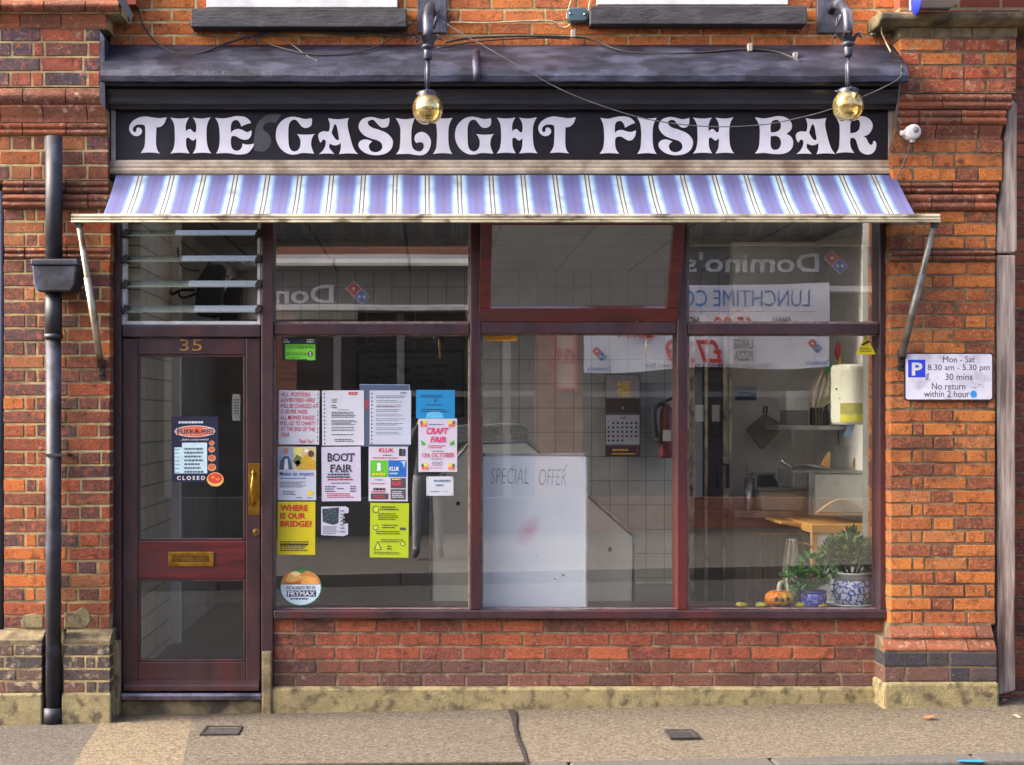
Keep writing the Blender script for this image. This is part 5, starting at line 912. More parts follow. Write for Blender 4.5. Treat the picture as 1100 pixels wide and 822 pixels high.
mb = MB(); mb.prism([(802, 462), (822.5, 444.5), (841, 456), (838.5, 463), (821, 482.5), (818, 482)], 2.0, 2.06); obj('board', mb, M('brown_board', (128, 116, 100), (106, 94, 80), 9, .7), t, .008)
mb = MB(); mb.tube([at(820, 444, 2.0), at(821, 437, 2.02), at(824, 437, 2.02), at(823, 445, 2.0)], .006, 6); obj('hanger', mb, m_dark, t)
t = empty('kitchen_shelf', 'steel kitchen shelf holding a white box and bottles', 'shelf', at(865, 462, 1.5))
mb = MB(); mb.box(X(833, 1.5), XR-.002, 1.45, 1.75, Z(462, 1.45), Z(457, 1.45)); obj('board', mb, m_steel, t, .003)
mb = MB(); mb.prism([(850, 462.2), (856, 462.2), (851, 478)], 1.6, 1.62); mb.prism([(900, 462.2), (906, 462.2), (901, 478)], 1.6, 1.62); obj('bracket', mb, m_steel, t)
zs = Z(457, 1.45)+.001
def onshelf(a, b, top, y0, y1): mb = MB(); mb.box(X(a, y0), X(b, y0), y0, y1, zs, Z(top, y0)); return mb
t = empty('storage_box', 'white lidded box standing on the steel kitchen shelf', 'box', (X(856, 1.5), 1.5, zs)); obj('base', onshelf(845, 868, 441, 1.5, 1.68), M('grey_box', (120, 120, 116), None, 8, .6), t, .004)
mb = MB(); mb.box(X(844, 1.5), X(869, 1.5), 1.495, 1.685, Z(441, 1.5)+.001, Z(420, 1.5)); obj('lid', mb, m_white, t, .006)
for k, (a, hgt, cl, lab) in enumerate(((873, 430, (70, 60, 50), 'tall brown bottle on the kitchen shelf beside the white box'), (880, 426, (120, 90, 60), 'amber bottle on the kitchen shelf between two darker ones'), (887, 434, (60, 66, 60), 'short green black bottle at the end of the kitchen shelf'))):
    t = empty('bottle', lab, 'bottle', (X(a, 1.55), 1.55, zs), 'bottles on the kitchen shelf'); H = Z(hgt, 1.55)-zs; mb = MB(); mb.lathe((X(a, 1.55), 1.55, zs), [(.016, 0), (.018, .004), (.018, H*.6), (.007, H*.75), (.007, H*.9)], 14); obj('body', mb, M('bottle_%d' % k, cl, None, 8, .15), t)
    mb = MB(); mb.lathe((X(a, 1.55), 1.55, zs), [(.009, H*.9), (.009, H)], 12); obj('cap', mb, m_dark, t)
def cloth(nm, lab, pts, y, mat, depth=.03, folds=6):
    """hanging cloth: outline rows (left px, right px, py) with vertical folds"""
    mb = MB(); n = folds*6; vs = []
    for (a, b, py) in pts:
        for i in range(n+1):
            f = i/n; vs.append(at(a+(b-a)*f, py, y+depth*.5*math.sin(f*folds*2*math.pi+.6*py*.05)))
    m = len(vs); vs += [v+Vector((0, .004, 0)) for v in vs]; fs = []
    for r in range(len(pts)-1):
        for i in range(n):
            a = r*(n+1)+i; q = (a, a+1, a+n+2, a+n+1); fs += [q, tuple(k+m for k in q[::-1])]
    mb.add(vs, fs, 0, True); return tag(obj(nm, mb, mat), lab, 'cloth', 'cloths hanging in the kitchen')
m_cl = M('white_cotton', (206, 208, 210), (184, 188, 194), 30, .9); m_cl2 = M('unbleached_cotton', (232, 226, 206), (214, 206, 184), 40, .9, bump=.4)
cloth('hanging_cloth', 'rumpled cream cloth hanging beside the bottles under the ceiling', [(882, 893, 398), (876, 896, 408), (871, 896, 420), (869, 895, 430), (872, 884, 438)], 1.35, m_cl2, .05, 4)
cloth('tea_towel', 'white tea towel hanging beside the sink below the towel dispenser', [(937, 941, 466), (932, 943, 478), (930, 944, 494), (928, 943.5, 512), (935, 942, 526)], .55, m_cl, .04, 3)
cloth('hand_towel', 'long pale towel hanging from a rail behind the small plant', [(846, 854, 579), (844, 857, 584), (842, 858, 598), (840, 858, 618), (845, 857, 640)], .75, m_cl2, .04, 3)
mb = MB(); mb.tube(smooth([at(846, 582, .76), at(858, 583, .76), at(868, 585, .78), at(873, 589, .8)]), .006, 8); tag(obj('towel_rail', mb, m_brass), 'thin brass towel rail fixed to the wooden worktop leg', 'rail')
t = empty('chilli_ornament', 'red yellow and green hanging ornament near the warning sticker', 'ornament', at(902, 396, 1.3))
for cl, pts in (((190, 40, 36), [(900, 366), (904, 370), (903, 382), (900, 388), (897, 380)]), ((220, 200, 50), [(903, 382), (905, 388), (902, 394), (900, 389)]), ((50, 120, 60), [(891, 388), (895, 392), (892, 399), (886, 402), (887, 394)])):
    mb = MB(); mb.prism(pts, 1.3, 1.33); obj('pepper', mb, flatc(cl, .3), t, .012)
t = empty('towel_dispenser', 'cream paper towel dispenser with a yellow window on the kitchen wall', 'dispenser', at(920, 456, .5))
m_disp = M('cream_plastic', (236, 236, 214), (226, 226, 200), 3, .3)
def bow(px0, px1, pz0, pz1, off, mat, nm, p=t):
    mb = MB(); xc = X(920, .58); hw = X(943.5, .58)-xc; vs = []; n = 16; z0, z1 = Z(pz1, .5), Z(pz0, .5)
    xa_, xb_ = (X(px0, .58)-xc)/hw, (X(px1, .58)-xc)/hw; rows = ((z0, .92), (z0+.012, .98), (z0+.03, 1), (z1-.03, 1), (z1-.012, .98), (z1, .92)) if off == 0 else ((z0, 1), (z1, 1))
    for z, k in rows:
        for i in range(n+1):
            u = xa_+(xb_-xa_)*i/n; vs.append((xc+hw*u*k, .62-(.2*max(0, 1-abs(u)**3.2)**.5*k+off), z))
        for i in range(n+1):
            u = xb_+(xa_-xb_)*i/n; vs.append((xc+hw*u*k, .66 if off == 0 else .62-(.2*max(0, 1-abs(u)**3.2)**.5*k+off-.004), z))
    m = 2*n+2; R_ = len(rows); fs = [(r*m+i, r*m+(i+1) % m, (r+1)*m+(i+1) % m, (r+1)*m+i) for r in range(R_-1) for i in range(m)]+[list(range(m)), list(range((R_-1)*m, R_*m))]
    mb.add(vs, fs, 0, False); return obj(nm, mb, mat, p)
bow(896.6, 943, 391.5, 456, 0, m_disp, 'case'); bow(899, 921, 433, 445, .003, flatc((176, 172, 96), .2), 'window'); bow(899, 921, 445.5, 453, .003, flatc((216, 206, 80), .25), 'window'); bow(921.5, 922.3, 393, 455, .002, flatc((170, 170, 150)), 'seam')
mb = MB(); mb.tube([at(898.5, 418, .414), at(898.5, 418, .406)], .006, 10); mb.tube([at(902, 428, .414), at(902, 428, .409)], .004, 8); obj('lock', mb, m_dark, t)
mb = MB(); mb.prism([(911, 456.2), (918.5, 456.2), (914, 469), (906, 468), (909, 463)], .5, .503); obj('paper_towel', mb, flatc((160, 186, 214)), t)
# sink, worktop and things on it
t = empty('sink_unit', 'steel sink unit with a pale splash panel beside the window', 'sink', (X(900, 1.0), 1.2, Z(556, 1.0)))
mb = MB(); mb.pbox(875, 931, 509, 554, 1.0, 1.03); obj('front_panel', mb, M('pale_panel', (190, 190, 182), (176, 176, 168), 3, .35), t, .004)
mb = MB(); mb.pbox(870, 874.6, 506, 554, .985, 1.02); mb.pbox(870, 931, 505.8, 508.6, .98, 1.45); mb.pbox(852, 869.5, 505.8, 524, 1.05, 1.45); obj('rim', mb, m_steel, t, .004)
mb = MB(); mb.tube([at(840, 494, 1.2), at(851, 506, 1.2)], .016, 10); mb.tube(smooth([at(846, 503, 1.2), at(860, 500, 1.2), at(880, 502, 1.2), at(893, 505, 1.2)]), .012, 8); obj('tap', mb, m_steel, t)
mb = MB(); mb.prism([(880, 506), (890, 486), (892, 486), (892, 506)], 1.3, 1.34); obj('splash_end', mb, m_ply, t, .004)
mb = MB(); mb.tube(smooth([at(917, 504, 1.25), at(918, 494, 1.25), at(921, 492, 1.25), at(923, 496, 1.25)]), .008, 8); obj('mixer_tap', mb, m_brass, t)
t = empty('worktop', 'wooden edged worktop on a square leg behind the big potted shrub', 'worktop', (X(905, .9), 1.1, ZF))
mb = MB(); y = .9; mb.box(X(872, y), XR-.002, y, 1.6, Z(573, y), Z(563.5, y)); mb.prism([(840, 560), (872, 563.5), (872, 569), (838, 563)], 1.15, 1.6); obj('top', mb, m_ply, t, .004)
mb = MB(); mb.box(X(872.5, y), X(879, y), y+.01, y+.05, ZF, Z(573.3, y)); obj('leg', mb, m_ply, t, .004)
mb = MB(); mb.box(X(879.5, y), XR-.002, y+.03, y+.05, ZF, Z(573.3, y)); obj('back_panel', mb, m_white, t)
zt = Z(563.5, .9)
t = empty('bread_board', 'round ended wooden board leaning on the splash panel', 'board', at(904, 556, .97)); mb = MB(); mb.prism([(877+54*i/16, 551-15*math.sin(math.pi*i/16)) for i in range(17)], .965, .985); obj('board', mb, M('pine_board', (196, 168, 128), (172, 142, 104), 8, .6), t, .005)
mb = MB(); mb.prism([(879+50*i/16, 550-12*math.sin(math.pi*i/16)) for i in range(17)], .960, .964); obj('inset', mb, M('pale_inset', (176, 172, 162), None, 6, .6), t)
t = empty('plastic_tub', 'cream plastic tub on the back kitchen counter', 'tub', at(841, 549, 1.6)); mb = MB(); mb.prism([(815, 527.5), (867, 527.5), (863, 549), (820, 549)], 1.6, 1.8); obj('body', mb, M('cream_tub', (196, 188, 168), None, 5, .45), t, .01)
mb = MB(); mb.prism([(813, 524.5), (869, 524.5), (868.5, 527.3), (813.5, 527.3)], 1.59, 1.81); obj('lid', mb, M('grey_lid', (150, 148, 140), None, 5, .45), t, .004)
t = empty('back_counter', 'dark back counter carrying the tub and utensil pot', 'counter', (X(830, 1.7), 1.75, ZF)); mb = MB(); mb.box(X(789, 1.56), X(872, 1.56), 1.56, 2.1, Z(556, 1.56), Z(549.3, 1.56)); obj('top', mb, m_steel, t, .003); mb = MB(); mb.box(X(790, 1.58), X(871, 1.58), 1.6, 2.1, ZF, Z(556.3, 1.56)); obj('carcass', mb, M('grey_laminate', (96, 90, 84), None, 5, .5), t)
zb_ = Z(549.3, 1.56)+.001
t = empty('utensil_pot', 'steel utensil pot holding tongs on the back counter', 'pot', (X(805, 1.7), 1.7, zb_)); c = (X(805, 1.7), 1.7, zb_); H = Z(514, 1.7)-zb_; mb = MB(); mb.lathe(c, [(.034, 0), (.036, .004), (.036, H), (.031, H), (.030, .01)], 20); obj('pot', mb, m_steel, t)
mb = MB(); mb.tube([at(802, 516, 1.7), at(801.5, 505, 1.7), at(803, 500, 1.7)], .004, 6); mb.tube([at(807, 516, 1.7), at(806, 507, 1.7)], .005, 6); mb.tube([at(803, 508, 1.68), at(809, 509, 1.68)], .012, 8); obj('tongs', mb, m_steel, t)
t = empty('scale', 'dark kitchen weighing scale behind the plastic tub', 'scale', at(825, 528, 1.9)); mb = MB(); mb.prism([(816, 546), (817, 511), (832, 511), (837, 522), (837, 546)], 1.84, 1.95); obj('body', mb, m_bp, t, .008); mb = MB(); mb.prism([(814, 508.5), (834, 508.5), (833, 510.8), (815, 510.8)], 1.83, 1.98); obj('tray', mb, m_steel, t, .003)
t = empty('glass_jar', 'small clear jar on the back counter beside the dark scale', 'jar', (X(846, 1.9), 1.9, zb_)); c = (X(846, 1.9), 1.9, zb_); H = Z(511, 1.9)-zb_; mb = MB(); mb.lathe(c, [(.03, 0), (.034, .01), (.034, H*.8), (.024, H*.9)], 18); obj('body', mb, M('jar_grey', (120, 122, 124), None, 8, .1), t); mb = MB(); mb.lathe(c, [(.027, H*.9), (.027, H)], 18); obj('lid', mb, m_dark, t)
t = empty('wire_rack', 'slender brass wire rack standing behind the pumpkin', 'rack', (X(830, .62), .62, ZF))
for px in (803, 812, 817, 822, 826.5, 832, 838.5, 857, 863): mb = MB(); mb.box(X(px, .62)-.0022, X(px, .62)+.0022, .618, .622, ZF, Z(572, .62)); obj('wire', mb, m_brass, t)
mb = MB(); mb.box(X(801, .62), X(866, .62), .616, .624, Z(573.5, .62)-.004, Z(572, .62)); obj('rail', mb, m_brass, t)
# things on the window board
ZS = Z(653, .2)+.001
def pk(q): return 1+.05*math.cos(q*10)
m_or = M('orange_glaze', (240, 140, 24), (222, 104, 16), 8, .3, c3=(230, 204, 50), s3=11); m_hole = M('carved_dark', (48, 24, 14), None, 10, .8)
yk = .24; t = empty('pumpkin_lantern', 'orange carved pumpkin lantern with a grinning face and pale stalk', 'pumpkin', (X(837, yk), yk, ZS)); rx = 15*S*(D+yk)/D; H = Z(634, yk)-ZS-.002
mb = MB(); mb.lathe((X(837, yk), yk, ZS), [(rx*.55, 0), (rx*.82, H*.12), (rx*.97, H*.35), (rx, H*.55), (rx*.9, H*.8), (rx*.6, H*.97), (rx*.25, H*.96), (rx*.08, H*.93)], 60, 0, pk); obj('body', mb, m_or, t)
mb = MB(); c = Vector((X(837, yk), yk, ZS+H*.92)); mb.tube([c, c+Vector((.0, 0, .03)), c+Vector((.006, 0, .05)), c+Vector((.022, 0, .058)), c+Vector((.026, 0, .046))], [.016, .012, .011, .010, .012], 10); obj('stalk', mb, M('pale_stalk', (206, 204, 176), (176, 170, 140), 20, .6), t)
yf = yk-rx*1.05
def star(cx, cy, r): return [(cx+(r if k % 2 == 0 else r*.42)*math.sin(k*math.pi/5), cy-(r if k % 2 == 0 else r*.42)*math.cos(k*math.pi/5)) for k in range(10)]
mb = MB()
for P in (star(834.5, 644, 2.9), star(846.5, 644, 2.9), [(841, 642), (843.4, 646.4), (838.6, 646.4)], [(832.5, 648.5), (836, 650.6), (838, 649.6), (841, 651), (844, 649.6), (846, 650.8), (849.5, 648.4), (847.5, 652.2), (843, 653.6), (838, 653.6), (834.5, 652)]): mb.prism(P, yf, yf+.03)
obj('carved_face', mb, m_hole, t)
for px, cl, lab in ((796.5, (206, 186, 60), 'small yellow gourd lying farthest from the plant pots'), (818, (200, 190, 70), 'small green yellow gourd tucked beside the stalkless side of the carved pumpkin'), (860, (196, 186, 50), 'small yellow gourd between the carved pumpkin and the small blue pot'), (881.5, (214, 180, 40), 'small golden gourd in front of the small blue pot')):
    yq = .17 if px > 870 else .2; t = empty('mini_gourd', lab, 'gourd', (X(px, yq), yq, ZS), 'small gourds along the window board'); r = 6.5*S*1.025; mb = MB(); mb.lathe((X(px, yq), yq, ZS), [(r*.5, 0), (r*.9, .006), (r, .014), (r*.86, .024), (r*.45, .030), (r*.1, .028)], 30, 0, pk); obj('body', mb, M('gourd_%d' % px, cl, tuple(c*.8 for c in cl), 30, .4), t)
    mb = MB(); mb.tube([(X(px, yq), yq, ZS+.027), (X(px, yq)+.004, yq, ZS+.036)], .003, 6); obj('stalk', mb, m_dark, t)
def delft(name, base, ink, sc, th):
    m, t_, N, L, P = _base(name); P.inputs['Roughness'].default_value = .15; g = N.new('ShaderNodeNewGeometry')
    v = N.new('ShaderNodeTexVoronoi'); v.feature = 'DISTANCE_TO_EDGE'; v.inputs['Scale'].default_value = sc; n = N.new('ShaderNodeTexNoise'); n.inputs['Scale'].default_value = sc*1.4; n.inputs['Detail'].default_value = 4; n.inputs['Distortion'].default_value = 2
    L.new(g.outputs['Position'], v.inputs[0]); L.new(g.outputs['Position'], n.inputs[0]); a = N.new('ShaderNodeMath'); a.operation = 'ADD'; L.new(v.outputs[0], a.inputs[0]); L.new(n.outputs[0], a.inputs[1])
    r = N.new('ShaderNodeValToRGB'); r.color_ramp.elements[0].position = th-.04; r.color_ramp.elements[1].position = th+.04; r.color_ramp.elements[0].color = rgb(ink); r.color_ramp.elements[1].color = rgb(base); L.new(a.outputs[0], r.inputs[0]); L.new(r.outputs[0], P.inputs['Base Color']); return m
m_df = delft('blue_and_white', (206, 212, 226), (40, 60, 160), 26, .6); m_db = delft('dark_blue_china', (130, 140, 206), (44, 50, 160), 34, .66); m_por = M('white_porcelain', (200, 206, 200), (184, 190, 184), 6, .18)
m_soil = M('soil', (60, 46, 34), (40, 30, 24), 60, .95, bump=.6)
def leafmat(n, a, b): return M(n, a, b, 45, .45, contrast=.5)
def leaves(mb, c, rads, n, l, wd, rg, hollow=.45, up=.4):
    for _ in range(n):
        while 1:
            d = Vector((rg.uniform(-1, 1), rg.uniform(-1, 1), rg.uniform(-1, 1)))
            if .05 < d.length < 1: break
        d = d.normalized()*(hollow+(1-hollow)*rg.random()**.5); p = Vector(c)+Vector((d.x*rads[0], d.y*rads[1], d.z*rads[2]))
        o = (d.normalized()+Vector((rg.uniform(-.6, .6), rg.uniform(-.6, .6), rg.uniform(-.3, .6)+up))).normalized(); s = o.cross(Vector((rg.uniform(-1, 1), rg.uniform(-1, 1), rg.uniform(-1, 1)))).normalized(); nn = s.cross(o)
        L_ = l*rg.uniform(.6, 1.2); W_ = wd*rg.uniform(.7, 1.2)
        mb.add([p, p+o*L_*.5+s*W_+nn*W_*.3, p+o*L_-nn*L_*.08, p+o*L_*.5-s*W_+nn*W_*.3], [(0, 1, 2), (0, 2, 3)], rg.choice((0, 0, 1, 1, 2)))
yp = .28; t = empty('potted_shrub', 'bushy dark green shrub in a large blue and white pot on a saucer', 'potted plant', (X(914, yp), yp, ZS)); sc = S*(D+yp)/D; cx = X(914, yp)
zz = lambda py: Z(py, yp)-ZS
mb = MB(); mb.lathe((cx, yp, ZS), [(15*sc, 0), (25*sc, .010), (26*sc, .016), (24*sc, .018), (15*sc, .012)], 40); obj('saucer', mb, m_por, t)
mb = MB(); mb.lathe((cx, yp, ZS), [(14*sc, .019), (17*sc, zz(648)+.0), (20.5*sc, zz(640)), (21.5*sc, zz(632)), (20.5*sc, zz(625)), (19.5*sc, zz(622.5))], 40); pot = obj('pot', mb, m_df, t)
mb = MB(); mb.lathe((cx, yp, ZS), [(19.6*sc, zz(622.4)), (20.6*sc, zz(617)), (23*sc, zz(615.2)), (23*sc, zz(613.6)), (20*sc, zz(614)), (18.5*sc, zz(618))], 40); obj('rim', mb, m_por, pot)
mb = MB(); mb.lathe((cx, yp, ZS), [(18.6*sc, zz(619)), (18.6*sc, zz(617))], 30); obj('soil', mb, m_soil, t)
mb = MB(); rg = random.Random(5)
for k in range(9):
    q = k*.7; b = Vector((cx+.03*math.cos(q), yp+.03*math.sin(q), ZS+zz(618))); mb.tube([b, b+Vector((.05*math.cos(q), .05*math.sin(q), .09)), b+Vector((.10*math.cos(q)*rg.uniform(.3, 1), .06*math.sin(q), rg.uniform(.13, .2)))], [.006, .005, .003], 6)
obj('stems', mb, M('brown_bark', (96, 78, 56), None, 40, .9), t)
mb = MB(); gg = [leafmat('dark_leaf', (62, 92, 44), (42, 66, 30)), leafmat('mid_leaf', (96, 130, 60), (68, 98, 42)), leafmat('pale_leaf', (150, 176, 96), (116, 140, 70))]
for px, py, rx, rz, n in ((911, 592, 20, 13, 620), (895, 596, 14, 9, 260), (931, 598, 12, 11, 300), (914, 580, 8, 10, 200), (899, 586, 8, 7, 130), (907, 602, 22, 7, 240), (922, 588, 8, 8, 140)):
    leaves(mb, (X(px, yp), yp+rg.uniform(-.02, .02), Z(py, yp)), (rx*sc, rx*sc*.8, rz*sc), int(n*.6), .046, .011, rg)
tag(obj('foliage', mb, gg, t), kind='stuff')
yp = .2; t = empty('potted_plant', 'small glossy leaved plant in a dark blue china pot beside the pumpkin', 'potted plant', (X(875, yp), yp, ZS)); sc = S*(D+yp)/D; cx = X(874.5, yp)
zz = lambda py: Z(py, yp)-ZS
mb = MB(); mb.lathe((cx, yp, ZS), [(9*sc, 0), (10.5*sc, .004), (13*sc, zz(646)), (13.6*sc, zz(640)), (12.6*sc, zz(637))], 36); pot = obj('pot', mb, m_db, t)
mb = MB(); mb.lathe((cx, yp, ZS), [(12.6*sc, zz(636.9)), (13.6*sc, zz(635.6)), (13.6*sc, zz(634.4)), (12*sc, zz(634.6)), (11.5*sc, zz(637))], 36); obj('rim', mb, M('blue_rim', (60, 66, 160), None, 10, .2), pot)
mb = MB(); mb.lathe((cx, yp, ZS), [(11.6*sc, zz(638)), (11.6*sc, zz(636.6))], 24); obj('soil', mb, m_soil, t)
mb = MB(); b = Vector((cx, yp, ZS+zz(638))); mb.tube([b, at(873, 622, yp), at(874, 606, yp)], [.008, .006, .004], 8)
for a in ((858, 618), (888, 616), (862, 608), (884, 608), (852, 614)): mb.tube([at(873.5, 630, yp), at((a[0]+873)/2, a[1]+4, yp), at(a[0], a[1], yp)], [.005, .004, .003], 6)
obj('stems', mb, M('tan_stem', (150, 110, 70), None, 30, .8), t)
mb = MB(); gg = [leafmat('deep_glossy_leaf', (56, 104, 50), (38, 76, 36)), leafmat('mid_glossy_leaf', (88, 146, 66), (62, 112, 48)), leafmat('light_glossy_leaf', (136, 190, 100), (100, 150, 70))]
for px, py, rx, rz, n in ((873, 603, 7, 6, 44), (858, 615, 8, 6, 50), (887, 614, 8, 6, 50), (871, 622, 13, 7, 80), (864, 629, 10, 4, 30), (850, 617, 5, 4, 20)): leaves(mb, (X(px, yp), yp, Z(py, yp)), (rx*sc, rx*sc*.8, rz*sc), n, .056, .013, rg, .3, .2)
tag(obj('foliage', mb, gg, t), kind='stuff')
# ------------------------------------------------------------------ across the road, seen mirrored in the glass
YO = 11.7
ob = empty('pizza_shop_building', 'brick shop building across the road reflected in the windows', 'building', (0, -YO-.5, 0))
def RX(px, d=YO): return X(px, d)
def RZ(py, d=YO): return Z(py, d)
def obox(mb, a, b, c, d, y0, y1, mi=0):   # reflected pixel box; y0 nearer the street
    mb.box(RX(a), RX(b), -YO+y0, -YO+y1, RZ(d), RZ(c), mi); return mb
m_ob = tile_mat('far_brick', (150, 78, 52), (126, 66, 48), (130, 110, 86), .225, .075, .01, rough=.9, offset=.5)
m_of = M('grey_fascia', (92, 88, 86), (80, 77, 76), 3, .5); m_dg = M('dark_shop_glass', (42, 44, 48), (26, 28, 30), 2, .08); m_om = M('far_grey_frame', (128, 128, 126), None, 4, .6); m_ow = M('far_white', (228, 226, 220), (212, 210, 204), 4, .6)
mb = MB(); mb.box(-14, 14, -YO-.4, -YO, RZ(255), 5.0); obj('upper_wall', mb, m_ob, ob)
mb = MB(); mb.box(-14, 14, -YO, -YO+.35, RZ(265), RZ(256)); obj('gutter_band', mb, m_ow, ob)
mb = MB(); mb.box(-14, 14, -YO-.2, -YO+.12, RZ(308), RZ(265)-.001); obj('fascia', mb, m_of, ob)
mb = MB(); mb.box(-14, 14, -YO-.2, -YO+.2, RZ(314), RZ(308)-.001); obj('fascia_strip', mb, m_ow, ob)
mb = MB(); mb.box(-14, 14, -YO-.3, -YO, -.2, RZ(572)); obj('base_course', mb, M('dark_base', (52, 50, 50), None, 5, .7), ob)
mb = MB(); mb.box(RX(626), RX(900), -YO-.3, -YO-.05, RZ(572)+.001, RZ(536)); obj('stall_riser', mb, m_ob, ob)
mb = MB(); mb.box(-14, RX(626)-.001, -YO-.3, -YO-.05, RZ(572)+.001, RZ(536)); mb.box(RX(900)+.001, 14, -YO-.3, -YO-.05, RZ(572)+.001, RZ(536)); obj('panel_riser', mb, M('dark_panel', (58, 54, 54), None, 4, .6), ob)
for a, b in ((290, 318), (576, 626), (1000, 1050)): mb = MB(); obox(mb, a, b, 314, 536, -.3, .06); obj('brick_pier', mb, m_ob, ob)
for a, b in ((318, 576), (626, 1000), (100, 290), (1050, 1150)): mb = MB(); obox(mb, a, b, 314.5, 535, -.2, -.12); obj('shop_window', mb, m_dg, ob)
for a in (362, 430, 545, 752, 180): mb = MB(); obox(mb, a-4, a+4, 314.5, 535, -.1, .0); obj('mullion', mb, m_om, ob)
mb = MB(); obox(mb, 626, 900, 420, 426, -.1, -.01); obox(mb, 318, 576, 420, 426, -.1, -.01); obj('transom', mb, m_om, ob)
inkR = (206, 50, 46); inkB = (28, 104, 180); inkK = (54, 54, 58)
def tiles(pm_, cx, cy, s, mbs):
    """two-tone domino emblem, long axis falling to one side"""
    d = s*.7
    def dia(x, y, r): return [(x, y-r), (x+r, y), (x, y+r), (x-r, y)]
    mbs['w'].poly([(cx-d*.55, cy-d*1.75), (cx-d*.55-d*1.2, cy-d*.55), (cx+d*.55, cy+d*1.75), (cx+d*1.75, cy+d*.55)], lambda a, b: pm_(a, b, 1))
    mbs['r'].poly(dia(cx-d*.56, cy-d*.56, d*1.02), lambda a, b: pm_(a, b, 2)); mbs['b'].poly(dia(cx+d*.56, cy+d*.56, d*1.02), lambda a, b: pm_(a, b, 2))
    for x, y in ((cx-d*.56, cy-d*.56), (cx+d*.2, cy+d*.56), (cx+d*.92, cy+d*.56)): mbs['w2'].ell(x, y, d*.24, d*.24, lambda a, b: pm_(a, b, 3), 0, 14)
def pmo(d): return lambda a, b, L=0: (lambda v: Vector((v.x, -(d-.004*L-.004), v.z)))(at(a, b, d))
def group_obj(mbs, cols, t, nm):
    m = MB(); ms = []
    for k, (q, x) in enumerate(mbs.items()):
        if x.v: m.add(x.v, x.f, len(ms)); ms.append(flatc(cols[q]))
    obj(nm, m, ms, t)
colz = {'w': (220, 220, 224), 'r': inkR, 'b': (40, 90, 180), 'w2': (226, 226, 230), 'k': inkK, 'B': inkB}
for x0, x1, lx, ly, dy, lab in ((882, 737, 900, 281, 0, 'white pizza shop name lettering with emblem across the road, above the banner'), (358, 213, 384, 294, 14, 'white pizza shop name lettering with emblem across the road, away from the banner')):
    t = empty('fascia_lettering', lab, 'sign lettering', (RX(lx), -YO+.13, RZ(300)), 'shop name signs across the road'); p = pmo(YO-.13)
    mb = MB(); mb.text("Domino's", x0, 271.5+dy-1, x1, 292+dy, p, 0, .02); obj('lettering', mb, m_white, t)
    ms = {k: MB() for k in ('w', 'r', 'b', 'w2')}; tiles(p, lx, ly, 11, ms); group_obj(ms, colz, t, 'emblem')
t = empty('promotion_banner', 'white pizza promotion banner strung across the shop opposite', 'banner', (RX(760), -YO+.25, RZ(400)))
mb = MB(); n = 40; vs = []; dB = YO-.3
for i in range(n+1):
    for j in range(9):
        f = i/n; q = j/8; px = 893-(893-628)*f; top = 303+3*math.sin(f*3.14); bot = 393+6*f+2*math.sin(f*9)
        v = at(px, top+(bot-top)*q, dB); vs.append(Vector((v.x, -dB+.016*math.sin(f*23+q*4)*q*(1-q)*2-.012*math.sin(f*9-q*7), v.z)))
fs = [(i*9+j, i*9+j+1, i*9+j+10, i*9+j+9) for i in range(n) for j in range(8)]; m = len(vs); vs += [v-Vector((0, .006, 0)) for v in vs]; fs += [tuple(k+m for k in f[::-1]) for f in fs]
mb.add(vs, fs, 0, True); obj('sheet', mb, M('banner_white', (232, 232, 236), (224, 224, 230), 4, .5), t)
p = pmo(dB-.045); ms = {k: MB() for k in ('w', 'r', 'b', 'w2', 'k', 'B')}
T = lambda k, s, a, b, c, d, bo=.02: ms[k].text(s, a, b, c, d, p, 0, bo)
T('B', 'LUNCHTIME COLLECTION', 872, 311, 645, 329, 0); ms['r'].rect(880, 334, 640, 334.6, p)
T('k', 'SMALL', 851, 340, 829, 351); T('r', '£5.99', 812, 340, 768, 361, .018); T('k', 'MEDIUM', 752, 340, 722, 351); T('r', '£6.99', 705, 341, 660, 363, .018)
T('k', 'LARGE', 810, 363.5, 789, 374); T('k', 'PIZZA', 810, 376, 789.5, 387); T('r', '£7.99', 777, 364.5, 716, 390, .018); 
T('k', "T&C's apply. Valid Monday to Friday 11am - 5pm", 831, 389.5, 694, 396, .01)
tiles(p, 877, 371, 7.2, ms); T('B', "Domino's", 894, 386, 867, 391.5, .03); tiles(p, 644.5, 380, 7.2, ms); T('B', "Domino's", 657, 393, 632, 398, .03)
group_obj(ms, colz, t, 'lettering')
t = empty('price_poster', 'framed red and white price poster on the brick pier opposite', 'poster', (RX(604), -YO+.07, RZ(430)))
mb = MB(); 
for a, b, c, d in ((594, 597, 330, 420), (618, 621, 330, 420), (597, 618, 417, 420)): obox(mb, a, b, c, d, .061, .09)
obj('frame', mb, flatc((170, 40, 40)), t); mb = MB(); obox(mb, 597, 618, 330, 417, .061, .07); obj('sheet', mb, flatc((196, 160, 146)), t)
mb = MB(); p2 = pmo(YO-.075); mb.text('£9.99', 618, 374, 594, 390, p2, 0, .015); obj('lettering', mb, flatc(inkR), t)
